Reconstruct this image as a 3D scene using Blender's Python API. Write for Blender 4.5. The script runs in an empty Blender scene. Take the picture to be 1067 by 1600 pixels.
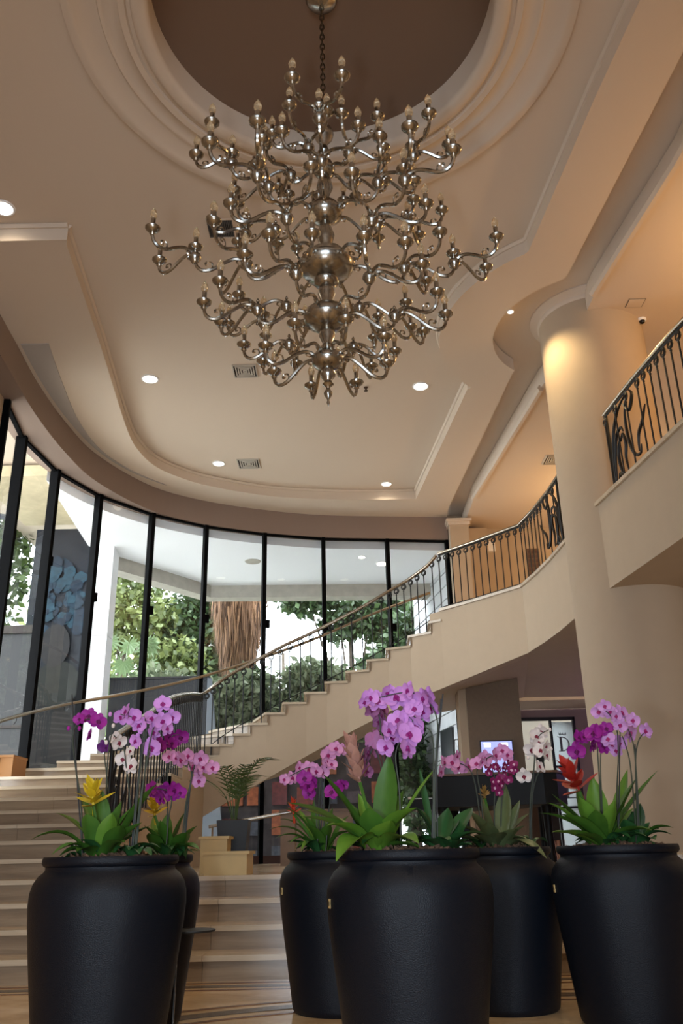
import bpy, bmesh, math, random
import numpy as np
from mathutils import Vector, Matrix, Quaternion
random.seed(7); RNG = np.random.default_rng(7)
S = bpy.context.scene
COL = S.collection
PI = math.pi

# ---------------------------------------------------------------- camera
F_PX = 1330.0
PITCH = math.radians(21.7); ROLL = math.radians(1.28); CAM_H = 0.8
fw = Vector((0, math.cos(PITCH), math.sin(PITCH))); up0 = Vector((0, -math.sin(PITCH), math.cos(PITCH))); rt0 = Vector((1, 0, 0))
rt = rt0*math.cos(ROLL) - up0*math.sin(ROLL); upv = up0*math.cos(ROLL) + rt0*math.sin(ROLL)
cd = bpy.data.cameras.new('camera'); cam = bpy.data.objects.new('camera', cd); COL.objects.link(cam)
cd.sensor_fit = 'VERTICAL'; cd.sensor_height = 36.0; cd.lens = F_PX/1600*36.0; cd.clip_start = .05; cd.clip_end = 300
m = Matrix((rt, upv, -fw)).transposed().to_4x4(); m.translation = (0, 0, CAM_H); cam.matrix_world = m
S.camera = cam

# ---------------------------------------------------------------- world, lights, exposure
vs = S.view_settings
vs.view_transform = 'Standard'; vs.look = 'None'; vs.exposure = -0.35; vs.gamma = 1.0; vs.use_curve_mapping = False
W = bpy.data.worlds.new('sky'); S.world = W; W.use_nodes = True
bg = W.node_tree.nodes['Background']; bg.inputs[0].default_value = (.86, .94, 1.0, 1); bg.inputs[1].default_value = 11.0

def light(name, kind, loc, energy, color, size=.1, size_y=None, target=None, spot=None, spread=None):
    l = bpy.data.lights.new(name, kind); l.energy = energy; l.color = color
    o = bpy.data.objects.new(name, l); COL.objects.link(o); o.location = loc
    if kind == 'AREA':
        l.size = size
        if size_y: l.shape = 'RECTANGLE'; l.size_y = size_y
        if spread: l.spread = spread
    else: l.shadow_soft_size = size
    if kind == 'SPOT': l.spot_size = spot or 1.6; l.spot_blend = .6
    if target is not None: o.rotation_euler = (Vector(target) - Vector(loc)).to_track_quat('-Z', 'Y').to_euler()
    return o
# camera flash, held a little left of the lens (portrait orientation)
light('flash', 'SPOT', (-.40, .05, .80), 300, (.78, .89, 1.0), .10, spot=1.45, target=(-.40, 10, 4.2))
# added cool fill light behind the camera, before the solid rear wall
light('rear_fill_light', 'AREA', (-.5, -7.7, 2.2), 680, (.66, .82, 1.0), 6.0, 3.6, target=(-.5, 0, 2.6))
# warm fill spots added behind the camera; lamps out of view on the upper floor
for lx, ly in ((-2.4, -3.0), (1.4, -3.0), (-2.4, 1.2), (1.6, 1.2)):
    light('warm_fill_spot', 'SPOT', (lx, ly, 6.9), 300, (1.0, .80, .56), .12, spot=1.9, target=(lx, ly, 0))
light('mezzanine_lamp_glow', 'POINT', (4.9, 6.8, 5.9), 130, (1.0, .58, .22), .06)
light('mezzanine_hall_glow', 'POINT', (4.6, 13.6, 5.5), 110, (1.0, .62, .26), .06)
light('lounge_lamp_glow', 'POINT', (5.6, 14.0, 2.4), 35, (.62, .42, 1.0), .3)
light('lounge_warm_glow', 'POINT', (5.4, 7.0, 2.5), 25, (1.0, .72, .45), .3)

# ---------------------------------------------------------------- materials
def lin(c):
    return tuple(((v/255.)/12.92 if v/255. <= .04045 else ((v/255.+.055)/1.055)**2.4) for v in c)
MATS = {}
def mat(name, rgb, rough=.6, metal=0., var=0., vscale=6., bump=0., bscale=40., spec=.5, trans=0., alpha=None, emit=None, es=0., sheen=0., sub=0., coat=0.):
    if name in MATS: return MATS[name]
    M = bpy.data.materials.new(name); M.use_nodes = True; nt = M.node_tree; b = nt.nodes['Principled BSDF']
    c = lin(rgb)
    b.inputs['Base Color'].default_value = (*c, 1); b.inputs['Roughness'].default_value = rough; b.inputs['Metallic'].default_value = metal
    b.inputs['Specular IOR Level'].default_value = spec; b.inputs['Transmission Weight'].default_value = trans; b.inputs['Coat Weight'].default_value = coat
    tc = nt.nodes.new('ShaderNodeTexCoord')
    if var > 0:
        n = nt.nodes.new('ShaderNodeTexNoise'); n.inputs['Scale'].default_value = vscale; n.inputs['Detail'].default_value = 4
        nt.links.new(tc.outputs['Object'], n.inputs['Vector'])
        r = nt.nodes.new('ShaderNodeValToRGB'); r.color_ramp.elements[0].position = .3; r.color_ramp.elements[1].position = .72
        r.color_ramp.elements[0].color = (*[max(0, v*(1-var)) for v in c], 1); r.color_ramp.elements[1].color = (*[min(1, v*(1+var)) for v in c], 1)
        nt.links.new(n.outputs['Fac'], r.inputs['Fac']); nt.links.new(r.outputs['Color'], b.inputs['Base Color'])
    if bump > 0:
        n2 = nt.nodes.new('ShaderNodeTexNoise'); n2.inputs['Scale'].default_value = bscale; n2.inputs['Detail'].default_value = 5
        nt.links.new(tc.outputs['Object'], n2.inputs['Vector'])
        bp = nt.nodes.new('ShaderNodeBump'); bp.inputs['Strength'].default_value = bump; bp.inputs['Distance'].default_value = .02
        nt.links.new(n2.outputs['Fac'], bp.inputs['Height']); nt.links.new(bp.outputs['Normal'], b.inputs['Normal'])
    if emit: b.inputs['Emission Color'].default_value = (*lin(emit), 1); b.inputs['Emission Strength'].default_value = es
    MATS[name] = M; return M
def marble(name, a, bcol, rough, scale=(1, 8, 8)):
    M = bpy.data.materials.new(name); M.use_nodes = True; nt = M.node_tree; b = nt.nodes['Principled BSDF']
    g = nt.nodes.new('ShaderNodeNewGeometry'); mp = nt.nodes.new('ShaderNodeMapping'); mp.inputs['Scale'].default_value = scale
    n = nt.nodes.new('ShaderNodeTexNoise'); n.inputs['Scale'].default_value = 1.6; n.inputs['Detail'].default_value = 8; n.inputs['Roughness'].default_value = .62; n.inputs['Distortion'].default_value = .6
    r = nt.nodes.new('ShaderNodeValToRGB'); r.color_ramp.elements[0].position = .34; r.color_ramp.elements[1].position = .66
    r.color_ramp.elements[0].color = (*lin(a), 1); r.color_ramp.elements[1].color = (*lin(bcol), 1)
    nt.links.new(g.outputs['Position'], mp.inputs['Vector']); nt.links.new(mp.outputs['Vector'], n.inputs['Vector'])
    nt.links.new(n.outputs['Fac'], r.inputs['Fac']); nt.links.new(r.outputs['Color'], b.inputs['Base Color'])
    b.inputs['Roughness'].default_value = rough
    MATS[name] = M; return M
def glass(name, tint=(1, 1, 1), gloss=.08, rough=0.0):
    M = bpy.data.materials.new(name); M.use_nodes = True; nt = M.node_tree; nt.nodes.clear()
    o = nt.nodes.new('ShaderNodeOutputMaterial'); t = nt.nodes.new('ShaderNodeBsdfTransparent'); t.inputs[0].default_value = (*tint, 1)
    g = nt.nodes.new('ShaderNodeBsdfGlossy'); g.inputs['Roughness'].default_value = rough
    fr = nt.nodes.new('ShaderNodeFresnel'); fr.inputs['IOR'].default_value = 1.5
    mx = nt.nodes.new('ShaderNodeMixShader')
    nt.links.new(fr.outputs[0], mx.inputs[0]); nt.links.new(t.outputs[0], mx.inputs[1]); nt.links.new(g.outputs[0], mx.inputs[2]); nt.links.new(mx.outputs[0], o.inputs[0])
    MATS[name] = M; return M
def leafmat(name, a, bcol, rough=.45, scale=3., trans=.25):
    M = bpy.data.materials.new(name); M.use_nodes = True; nt = M.node_tree; b = nt.nodes['Principled BSDF']
    g = nt.nodes.new('ShaderNodeNewGeometry')
    r = nt.nodes.new('ShaderNodeValToRGB'); r.color_ramp.elements[0].color = (*lin(a), 1); r.color_ramp.elements[1].color = (*lin(bcol), 1)
    nt.links.new(g.outputs['Random Per Island'], r.inputs['Fac'])
    nt.links.new(r.outputs['Color'], b.inputs['Base Color']); b.inputs['Roughness'].default_value = rough
    if trans:
        tr = nt.nodes.new('ShaderNodeBsdfTranslucent'); nt.links.new(r.outputs['Color'], tr.inputs[0])
        mx = nt.nodes.new('ShaderNodeMixShader'); mx.inputs[0].default_value = trans
        o = nt.nodes['Material Output']; nt.links.new(b.outputs[0], mx.inputs[1]); nt.links.new(tr.outputs[0], mx.inputs[2]); nt.links.new(mx.outputs[0], o.inputs[0])
    MATS[name] = M; return M

paint = mat('ceiling_paint', (212, 195, 177), .85, bump=.03, bscale=60)
wallp = mat('wall_paint', (186, 166, 142), .85, var=.02, bump=.03, bscale=60)
brown = mat('brown_paint', (142, 122, 110), .85)
domeb = mat('dome_brown_paint', (120, 98, 82), .9, bump=.04, bscale=60)
greyp = mat('grey_crescent', (178, 170, 164), .85)
stone = marble('travertine', (184, 166, 142), (208, 192, 168), .18, (.7, 5, 9)); riser_shade = marble('travertine_riser_shade', (132, 112, 92), (160, 140, 116), .20, (.7, 5, 9))  # risers darker: shade below the lit nosings is put into their colour
floorm = marble('floor_marble', (196, 164, 122), (224, 196, 156), .10, (2, 3, 3))
inlay = mat('inlay_stone', (84, 76, 68), .15, var=.2)
black = mat('black_metal', (10, 10, 10), .5, .2)
blackfin = mat('window_black', (5, 5, 6), .8, spec=.08)
gold = mat('brass_rail', (172, 160, 144), .25, 1.0)
chrome = mat('chrome_rail', (190, 186, 180), .15, 1.0)
silver = mat('chandelier_silver', (172, 168, 160), .22, 1.0, var=.22, vscale=30)
paneg = glass('window_glass')
white = mat('white_paint', (244, 244, 246), .8)
concrete = mat('concrete', (176, 170, 158), .85, var=.1)
wood = mat('brown_wood', (104, 78, 58), .5, var=.2, vscale=4)
taupe = mat('pillar_stone', (120, 100, 82), .7, var=.06, vscale=20)
lampm = mat('lamp_glow', (255, 250, 240), .5, emit=(255, 246, 228), es=9)

# ---------------------------------------------------------------- mesh helpers
class MB:
    def __init__(s): s.v = []; s.f = []
    def add(s, vs_, fs):
        o = len(s.v); s.v += [tuple(v) for v in vs_]; s.f += [tuple(i+o for i in f) for f in fs]; return s
    def box(s, x0, x1, y0, y1, z0, z1):
        return s.add([(x0,y0,z0),(x1,y0,z0),(x1,y1,z0),(x0,y1,z0),(x0,y0,z1),(x1,y0,z1),(x1,y1,z1),(x0,y1,z1)],
                     [(0,3,2,1),(4,5,6,7),(0,1,5,4),(1,2,6,5),(2,3,7,6),(3,0,4,7)])
    def prism(s, poly, z0, z1):
        n = len(poly); o = len(s.v)
        a = sum(poly[i][0]*poly[(i+1) % n][1]-poly[(i+1) % n][0]*poly[i][1] for i in range(n))
        if a < 0: poly = poly[::-1]
        s.v += [(p[0], p[1], z0) for p in poly] + [(p[0], p[1], z1) for p in poly]
        s.f += [tuple(o+i for i in range(n))[::-1], tuple(o+n+i for i in range(n))]
        s.f += [(o+i, o+(i+1) % n, o+n+(i+1) % n, o+n+i) for i in range(n)]; return s
    def hexa(s, a, b):   # two quads (4 points each) joined
        return s.add(list(a)+list(b), [(3,2,1,0),(4,5,6,7),(0,1,5,4),(1,2,6,5),(2,3,7,6),(3,0,4,7)])
    def tube(s, pts, r, sides=6, cap=True):
        pts = [Vector(p) for p in pts]; n = len(pts)
        rs = r if isinstance(r, (list, tuple)) else [r]*n
        o = len(s.v); prev = None
        for i, p in enumerate(pts):
            t = (pts[min(i+1, n-1)]-pts[max(i-1, 0)])
            t = t.normalized() if t.length > 1e-9 else Vector((0, 0, 1))
            if prev is None:
                a = Vector((0, 0, 1)) if abs(t.z) < .9 else Vector((1, 0, 0)); x = t.cross(a).normalized()
            else:
                x = prev - t*prev.dot(t); x = x.normalized() if x.length > 1e-6 else t.orthogonal().normalized()
            prev = x; y = t.cross(x)
            for k in range(sides):
                q = 2*PI*k/sides; s.v.append(tuple(p + x*(rs[i]*math.cos(q)) + y*(rs[i]*math.sin(q))))
        for i in range(n-1):
            for k in range(sides):
                a = o+i*sides+k; b = o+i*sides+(k+1) % sides; s.f.append((a, b, b+sides, a+sides))
        if cap: s.f.append(tuple(o+k for k in range(sides))[::-1]); s.f.append(tuple(o+(n-1)*sides+k for k in range(sides)))
        return s
    def lathe(s, prof, seg=24, c=(0, 0, 0), cap=True):
        o = len(s.v); n = len(prof)
        for r, z in prof:
            for k in range(seg):
                q = 2*PI*k/seg; s.v.append((c[0]+r*math.cos(q), c[1]+r*math.sin(q), c[2]+z))
        for i in range(n-1):
            for k in range(seg):
                a = o+i*seg+k; b = o+i*seg+(k+1) % seg; s.f.append((a, b, b+seg, a+seg))
        if cap:
            if prof[0][0] > 1e-5: s.f.append(tuple(o+k for k in range(seg))[::-1])
            if prof[-1][0] > 1e-5: s.f.append(tuple(o+(n-1)*seg+k for k in range(seg)))
        return s
    def ball(s, c, rx, rz=None, seg=10, rings=6):
        rz = rz or rx
        return s.lathe([(max(1e-6, rx*math.sin(PI*i/rings)), -rz*math.cos(PI*i/rings)) for i in range(rings+1)], seg, c, False)
    def mesh(s, name, mt, smooth=False):
        me = bpy.data.meshes.new(name); me.from_pydata(s.v, [], s.f); me.update()
        if mt: me.materials.append(mt)
        if smooth:
            me.polygons.foreach_set('use_smooth', [True]*len(me.polygons))
            try: me.set_sharp_from_angle(angle=math.radians(50))
            except Exception: pass
        return me
    def build(s, name, mt, parent=None, smooth=False, loc=None):
        return obj(name, s.mesh(name, mt, smooth), parent, loc)
def obj(name, me, parent=None, loc=None, rot=None, scale=None):
    o = bpy.data.objects.new(name, me); COL.objects.link(o)
    if parent: o.parent = parent
    if loc is not None: o.location = loc
    if rot is not None: o.rotation_euler = rot
    if scale is not None: o.scale = (scale,)*3 if isinstance(scale, (int, float)) else scale
    return o
def tag(o, label=None, cat=None, group=None, kind=None):
    if label: o['label'] = label
    if cat: o['category'] = cat
    if group: o['group'] = group
    if kind: o['kind'] = kind
    return o
def thing(name, label, cat, loc=(0, 0, 0), group=None):
    return tag(obj(name, None, None, loc), label, cat, group)
def struct(name, loc=(0, 0, 0)):
    return tag(obj(name, None, None, loc), kind='structure')
def fillpoly(outer, holes, z, name, mt, parent=None, flip=True):
    bm = bmesh.new(); es = []
    for lp in [outer]+holes:
        v = [bm.verts.new((p[0], p[1], z)) for p in lp]
        es += [bm.edges.new((v[i], v[(i+1) % len(v)])) for i in range(len(v))]
    bmesh.ops.triangle_fill(bm, use_beauty=True, use_dissolve=False, edges=es)
    me = bpy.data.meshes.new(name); bm.to_mesh(me); bm.free(); me.materials.append(mt)
    return obj(name, me, parent)
def catmull(pts, k=6):
    P = [Vector(p) for p in pts]; out = []
    for i in range(len(P)-1):
        p0 = P[max(i-1, 0)]; p1 = P[i]; p2 = P[i+1]; p3 = P[min(i+2, len(P)-1)]
        for j in range(k):
            t = j/k
            out.append(.5*((2*p1)+(p2-p0)*t+(2*p0-5*p1+4*p2-p3)*t*t+(3*p1-p0-3*p2+p3)*t**3))
    out.append(P[-1]); return out
def circ(cx, cy, r, a0, a1, n): return [(cx+r*math.cos(a0+(a1-a0)*i/n), cy+r*math.sin(a0+(a1-a0)*i/n)) for i in range(n+1)]
def resample(pts, step):
    P = [Vector(p) for p in pts]; L = [0]
    for a, b in zip(P, P[1:]): L.append(L[-1]+(b-a).length)
    n = max(1, round(L[-1]/step)); out = []
    for i in range(n+1):
        d = L[-1]*i/n; j = 0
        while j < len(L)-2 and L[j+1] < d: j += 1
        t = (d-L[j])/max(1e-9, L[j+1]-L[j]); out.append(P[j].lerp(P[j+1], t))
    return out
# ================================================================ SETTING
RIS = .158
COLC = (3.165, 9.116)           # big column
PLAT = 4*RIS                    # lounge level
MEZ = 27*RIS                    # upper floor level
# floor
fl = struct('floor')
MB().box(-4.6, 9.1, -8.2, 6.62, -.2, 0).build('floor_slab', floorm, fl)
inlayb = mat('inlay_brown', (112, 76, 56), .15, var=.25)
for r0, r1, im in ((3.38, 3.50, inlay), (3.60, 3.64, inlayb), (3.24, 3.28, inlayb)):
    c0 = (.9, 2.2); ring = circ(*c0, r1, 0, PI, 72) + circ(*c0, r0, PI, 0, 72)
    MB().prism(ring, .0005, .003).build('inlay_band', im, fl)
for y0, y1, im in ((6.19, 6.29, inlay), (6.37, 6.41, inlayb), (6.07, 6.11, inlayb)): MB().box(-4.34, 8.98, y0, y1, .0005, .003).build('inlay_band', im, fl)
# lounge floor (raised)
lf = struct('floor_lounge'); MB().box(-2.17, 8.99, 8.0, 16.98, -.2, PLAT).build('lounge_slab', stone, lf)
MB().box(-9, -2.15, 7.5, 15.8, -.25, 0).build('sub_slab', stone, lf)

# outer walls
WL = struct('wall_left'); MB().box(-4.6, -4.35, -8.2, 9.7, 0, 7.3).build('wall_panel', wallp, WL)
WR = struct('wall_right'); MB().box(9, 9.2, -8.2, 17.6, 0, 7.3).build('wall_panel', wallp, WR)
WB = struct('wall_rear')
MB().box(-4.6, 9.2, -8.4, -8.2, 0, 7.3).build('wall_panel', wallp, WB)
WK = struct('wall_back')
MB().box(2.3, 3.36, 17.0, 17.2, PLAT, 3.3).box(4.46, 9.1, 17.0, 17.2, PLAT, 3.3).box(3.36, 4.46, 17.0, 17.2, 3.12, 3.3).build('wall_panel', mat('lounge_wall', (150, 130, 124), .85), WK)
MB().hexa([(2.1,15.66,PLAT),(2.2,15.62,PLAT),(2.4,17.0,PLAT),(2.3,17.1,PLAT)], [(2.1,15.66,3.3),(2.2,15.62,3.3),(2.4,17.0,3.3),(2.3,17.1,3.3)]).build('return_wall', wallp, WK)
WM = struct('wall_upper'); MB().box(2.05, 9.1, 15.9, 16.1, MEZ, 7.0).build('wall_panel', wallp, WM)

# ---- ceiling
CE = struct('ceiling')
DOME = (-.07, 4.9)
coff = [(-6.5, 7.18), (-2.81, 7.2)] + [tuple(p[:2]) for p in catmull([(-2.84, 7.3, 0), (-3.0, 9.2, 0), (-3.1, 10.2, 0), (-3.22, 11.5, 0), (-3.22, 12.2, 0), (-3.06, 12.87, 0), (-2.7, 13.37, 0), (-2.28, 13.72, 0), (-1.31, 14.21, 0), (-.3, 14.42, 0), (.6, 14.5, 0), (1.38, 14.52, 0)], 6)]
coff += [(1.81, 10.51)] + circ(*COLC, 1.88, math.radians(134), math.radians(234), 26) + [(2.09, 7.55), (2.27, 5.51), (2.37, 4.62), (2.5, 2), (2.6, -8.2)]
lineA = [(2.95, -8.2), (2.87, 5.1), (2.62, 7.95)] + circ(*COLC, 1.2, math.radians(243), math.radians(130.6), 30) + [(2.36, 10.3), (2.03, 15.0)]
fasc = [tuple(p[:2]) for p in catmull([(-3.97, 8.0, 0), (-4.03, 9.09, 0), (-4.09, 10.11, 0), (-4.06, 11.3, 0), (-3.89, 12.40, 0), (-3.3, 13.66, 0), (-2.42, 14.42, 0), (-1.2, 14.98, 0), (-.2, 15.24, 0), (.9, 15.36, 0), (2.05, 15.47, 0)], 8)]
border = coff + lineA + fasc[::-1] + [(-6.5, 8.0)]
MB().prism(border, 6.8, 6.985).build('border_panel', paint, CE)
hole = circ(*DOME, 1.40, 0, 2*PI, 96)[:-1]
fillpoly([(-6.6, -8.4), (9.2, -8.4), (9.2, 17.2), (-6.6, 17.2)], [hole], 7.0, 'coffer_panel', paint, CE)
MB().box(-6.7, 9.3, -8.5, 17.3, 7.45, 7.55).build('roof_slab', concrete, CE)
mez = [(3.4, -8.2), (3.22, 6.2), (2.97, 8.2), (2.97, 9.6), (2.80, 10.3), (2.41, 14.35), (2.40, 16.0), (9.1, 16.0), (9.1, -8.2)]
MB().prism(mez, 6.7, 6.985).build('mezzanine_panel', paint, CE)
MB().lathe([(1.42, 7.26), (1.38, 7.25), (1.37, 7.0), (1.375, 6.965), (1.40, 6.945), (1.47, 6.94), (1.50, 6.955), (1.51, 6.975), (1.54, 6.98), (1.55, 6.955), (1.60, 6.95), (1.62, 6.975), (1.72, 6.98), (1.73, 6.97), (1.76, 6.97), (1.77, 6.985), (1.93, 6.987), (1.95, 6.965), (1.99, 6.955), (2.04, 6.965), (2.05, 7.0)], 96, (DOME[0], DOME[1], 0), False).build('ring_moulding', paint, CE, True)
MB().lathe([(0.0001, 7.25), (1.4, 7.25)], 96, (DOME[0], DOME[1], 0), False).build('dome_disc', domeb, CE)
# cornices at the coffer edge and beam edges
cor = [(x, y, 6.985) for x, y in coff[1:-1]]
MB().tube(cor, .035, 6).build('cornice', paint, CE, True)
MB().tube([(-6.5, 7.18, 6.985), (-2.81, 7.2, 6.985)], .04, 6).build('cornice', paint, CE, True)
MB().tube([(2.40, 14.3, 6.70), (2.80, 10.35, 6.70)], .05, 6).build('cornice', paint, CE, True)
MB().tube([(2.95, 8.2, 6.70), (3.19, 6.2, 6.70), (3.4, 3, 6.7)], .05, 6).build('cornice', paint, CE, True)
# thin grey crescent just below the border panel near the fascia
ins_o = [tuple(p[:2]) for p in catmull([(-3.98, 9.12, 0), (-4.03, 10.1, 0), (-4.0, 11.2, 0), (-3.84, 12.25, 0), (-3.5, 13.05, 0), (-3.05, 13.62, 0)], 8)]
ins_i = [tuple(p[:2]) for p in catmull([(-3.63, 9.12, 0), (-3.76, 10.1, 0), (-3.86, 11.2, 0), (-3.79, 12.2, 0), (-3.48, 13.0, 0), (-3.05, 13.6, 0)], 8)]
MB().prism(ins_o + ins_i[::-1], 6.788, 6.80).build('crescent_panel', greyp, CE)

# ---- window wall (curved)
MULL = [(-4.35, 9.73), (-4.5, 10.78), (-4.39, 11.94), (-4.0, 12.96), (-3.31, 13.84), (-2.47, 14.49), (-1.45, 14.96), (-.36, 15.28), (.86, 15.43), (2.06, 15.58)]
ZT = 6.35
wcur = [tuple(p[:2]) for p in catmull([(-4.2, 8.9, 0)] + [(x, y, 0) for x, y in MULL], 6)]
def offs(path, d):
    out = []
    for i, p in enumerate(path):
        a = path[max(i-1, 0)]; b = path[min(i+1, len(path)-1)]; t = Vector((b[0]-a[0], b[1]-a[1])).normalized()
        out.append((p[0]-t.y*d, p[1]+t.x*d))
    return out
band = struct('wall_fascia')
MB().prism(fasc + offs(wcur, .14)[::-1], ZT, 6.799).build('fascia_band', brown, band)
for i in range(len(MULL)-1):
    w = struct('window_%d' % (i+1)); p, q = Vector((*MULL[i], 0)), Vector((*MULL[i+1], 0))
    d = (q-p).normalized(); nrm = Vector((-d.y, d.x, 0))
    z0 = PLAT-.03 if i > 3 else (.2 if i < 3 else .4); zj = 4.62 if i > 2 else 4.9
    def bar(a, hw, hd, za, zb):
        e, g = d*hw, nrm*hd
        c = [a-e-g, a+e-g, a+e+g, a-e+g]
        return MB().hexa([(v.x, v.y, za) for v in c], [(v.x, v.y, zb) for v in c])
    bar(p, .034, .075, z0, ZT-.005).build('mullion', blackfin, w)
    if i == len(MULL)-2: bar(q-d*.04, .03, .06, z0, ZT-.005).build('mullion', blackfin, w)
    for za, zb in ((z0, zj-.004), (zj+.004, ZT-.03)):
        a, b = p+d*.03, q-d*.03
        MB().add([(a.x, a.y, za), (b.x, b.y, za), (b.x, b.y, zb), (a.x, a.y, zb)], [(0, 1, 2, 3)]).build('pane', paneg, w)
    a, b, g = p+d*.035, q-d*.035, nrm*.03
    MB().hexa([(a-g).to_tuple()[:2]+(ZT-.035,), (b-g).to_tuple()[:2]+(ZT-.035,), (b+g).to_tuple()[:2]+(ZT-.035,), (a+g).to_tuple()[:2]+(ZT-.035,)],
              [(a-g).to_tuple()[:2]+(ZT-.004,), (b-g).to_tuple()[:2]+(ZT-.004,), (b+g).to_tuple()[:2]+(ZT-.004,), (a+g).to_tuple()[:2]+(ZT-.004,)]).build('head_rail', blackfin, w)
    pf = p + d*.05 - nrm*.01; h = d*.06; g = nrm*.03
    c = [pf-h-g, pf+h-g, pf+h+g, pf-h+g]
    MB().hexa([(v.x, v.y, zj-.07) for v in c], [(v.x, v.y, zj+.07) for v in c]).build('bracket', blackfin, w)
    if i > 3:
        MB().hexa([(a-nrm*.05).to_tuple()[:2]+(PLAT-.03,), (b-nrm*.05).to_tuple()[:2]+(PLAT-.03,), (b+nrm*.05).to_tuple()[:2]+(PLAT-.03,), (a+nrm*.05).to_tuple()[:2]+(PLAT-.03,)],
                  [(a-nrm*.05).to_tuple()[:2]+(PLAT+.12,), (b-nrm*.05).to_tuple()[:2]+(PLAT+.12,), (b+nrm*.05).to_tuple()[:2]+(PLAT+.12,), (a+nrm*.05).to_tuple()[:2]+(PLAT+.12,)]).build('sill', mat('sill_dark', (70, 40, 34), .5), w)

# ---- big column
cl = thing('column', 'thick cream round column in front of the upper balcony', 'column', (COLC[0], COLC[1], PLAT))
MB().lathe([(.615, .05), (.615, 6.33)], 64).build('shaft', wallp, cl, True)
MB().lathe([(.70, 0), (.70, .07), (.66, .09), (.615, .09)], 64).build('base', stone, cl, True)
MB().lathe([(.615, 6.25), (.63, 6.27), (.63, 6.30), (.68, 6.33), (.72, 6.35), (.72, 6.367)], 64).build('collar', paint, cl, True)

# ---- upper pilaster by the window end
pl = thing('pilaster', 'cream square pilaster at the right end of the curved window', 'pilaster', (2.1, 15.3, MEZ))
MB().box(-.04, .32, -.06, .59, 0, 2.40).build('shaft', wallp, pl)
MB().box(.32, .72, .25, .59, 0, 2.32).build('side_pier', wallp, pl)
MB().box(-.10, .38, -.12, .59, 2.34, 2.40).box(-.07, .35, -.09, .59, 2.28, 2.34).build('cap', paint, pl)

# ---- downlights, grilles
def downlight(x, y, z, r, label, e=20, col=(1.0, .86, .66), cat='downlight'):
    d = thing('downlight', label, cat, (x, y, z), 'recessed ceiling downlights')
    MB().lathe([(r*1.22, 0), (r*1.18, -.012), (r, -.012), (r*.98, 0)], 28).build('trim_ring', white, d, True)
    MB().lathe([(.0001, -.004), (r, -.004)], 28, cap=False).build('lens', lampm, d)
    if e: light('downlight_beam', 'SPOT', (x, y, z-.05), e, col, r, spot=2.6, target=(x, y, 0))
downlight(-3.4, 6.93, 7.0, .10, 'bright round downlight at the far left edge of the ceiling')
downlight(-2.64, 10.37, 7.0, .10, 'round downlight left of the two square air grilles')
downlight(1.18, 10.74, 7.0, .10, 'round downlight right of the chandelier tip near the column')
downlight(-2.08, 13.2, 7.0, .09, 'round downlight beside the farthest square grille')
downlight(.83, 14.24, 7.0, .085, 'round downlight nearest the window head on the right')
downlight(2.09, 8.66, 6.8, .035, 'tiny spotlight in the beam beside the column', 130, (1, .75, .4))
def grille(x, y, z, s, label, kind):
    g = thing('air_grille', label, 'air vent', (x, y, z))
    gm = mat('grille_white', (190, 182, 170), .6); dk = mat('grille_dark', (40, 38, 36), .8)
    h = s/2
    MB().box(-h, h, -h, h, -.004, .0).build('backing', dk, g)
    if kind == 'square':
        MB().box(-h*1.1, h*1.1, -h*1.1, -h, -.02, 0).box(-h*1.1, h*1.1, h, h*1.1, -.02, 0).box(-h*1.1, -h, -h, h, -.02, 0).box(h, h*1.1, -h, h, -.02, 0).build('frame', gm, g)
        for k in range(4):
            a = h*(.86-.22*k); b = a-h*.11
            MB().box(-a, a, -a, -b, -.018, -.004).box(-a, a, b, a, -.018, -.004).box(-a, -b, -b, b, -.018, -.004).box(b, a, -b, b, -.018, -.004).build('louvre', gm, g)
    else:
        MB().box(-h*1.08, h*1.08, -h*1.08, -h, -.015, 0).box(-h*1.08, h*1.08, h, h*1.08, -.015, 0).box(-h*1.08, -h, -h, h, -.015, 0).box(h, h*1.08, -h, h, -.015, 0).build('frame', paint, g)
        for k in range(14):
            xx = -h + s*(k+.5)/14; MB().box(xx-.004, xx+.004, -h, h, -.014, -.004).build('slat', mat('slat_grey', (84, 80, 78), .6), g)
grille(-1.22, 7.31, 7.0, .27, 'dark slatted air grille beside the chandelier arms', 'slat')
grille(-1.29, 10.21, 7.0, .30, 'square air diffuser below the chandelier on the left', 'square')
grille(-1.57, 13.23, 7.0, .34, 'square air diffuser closest to the curved window', 'square')
grille(3.52, 12.7, 6.7, .32, 'pale square air diffuser in the upper floor ceiling beside the column', 'square')
sd = thing('sprinkler_head', 'small dark sprinkler head on the ceiling beside the chandelier tip', 'sprinkler', (.39, 10.74, 7.0))
MB().lathe([(.03, 0), (.03, -.01), (.012, -.015), (.012, -.05), (.03, -.055), (.03, -.06)], 12).build('body', mat('sprinkler_brass', (90, 70, 56), .5, .6), sd)
sc = thing('security_camera', 'small white dome security camera on the ceiling right of the column', 'camera', (3.68, 8.74, 6.7))
MB().lathe([(.055, 0), (.055, -.02), (.045, -.03)], 20).build('mount', white, sc, True); MB().ball((0, -.01, -.035), .034, None, 14, 8).build('lens_dome', mat('camera_dark', (18, 18, 18), .15), sc, True)
hp = thing('access_panel', 'small square access hatch in the ceiling beside the column top', 'hatch', (3.50, 8.40, 6.7))
MB().box(-.09, .09, -.075, .075, -.008, 0).build('door_leaf', paint, hp); MB().box(-.1, .1, -.085, .085, -.003, 0).build('frame', mat('hatch_edge', (120, 110, 98), .8), hp)
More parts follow.
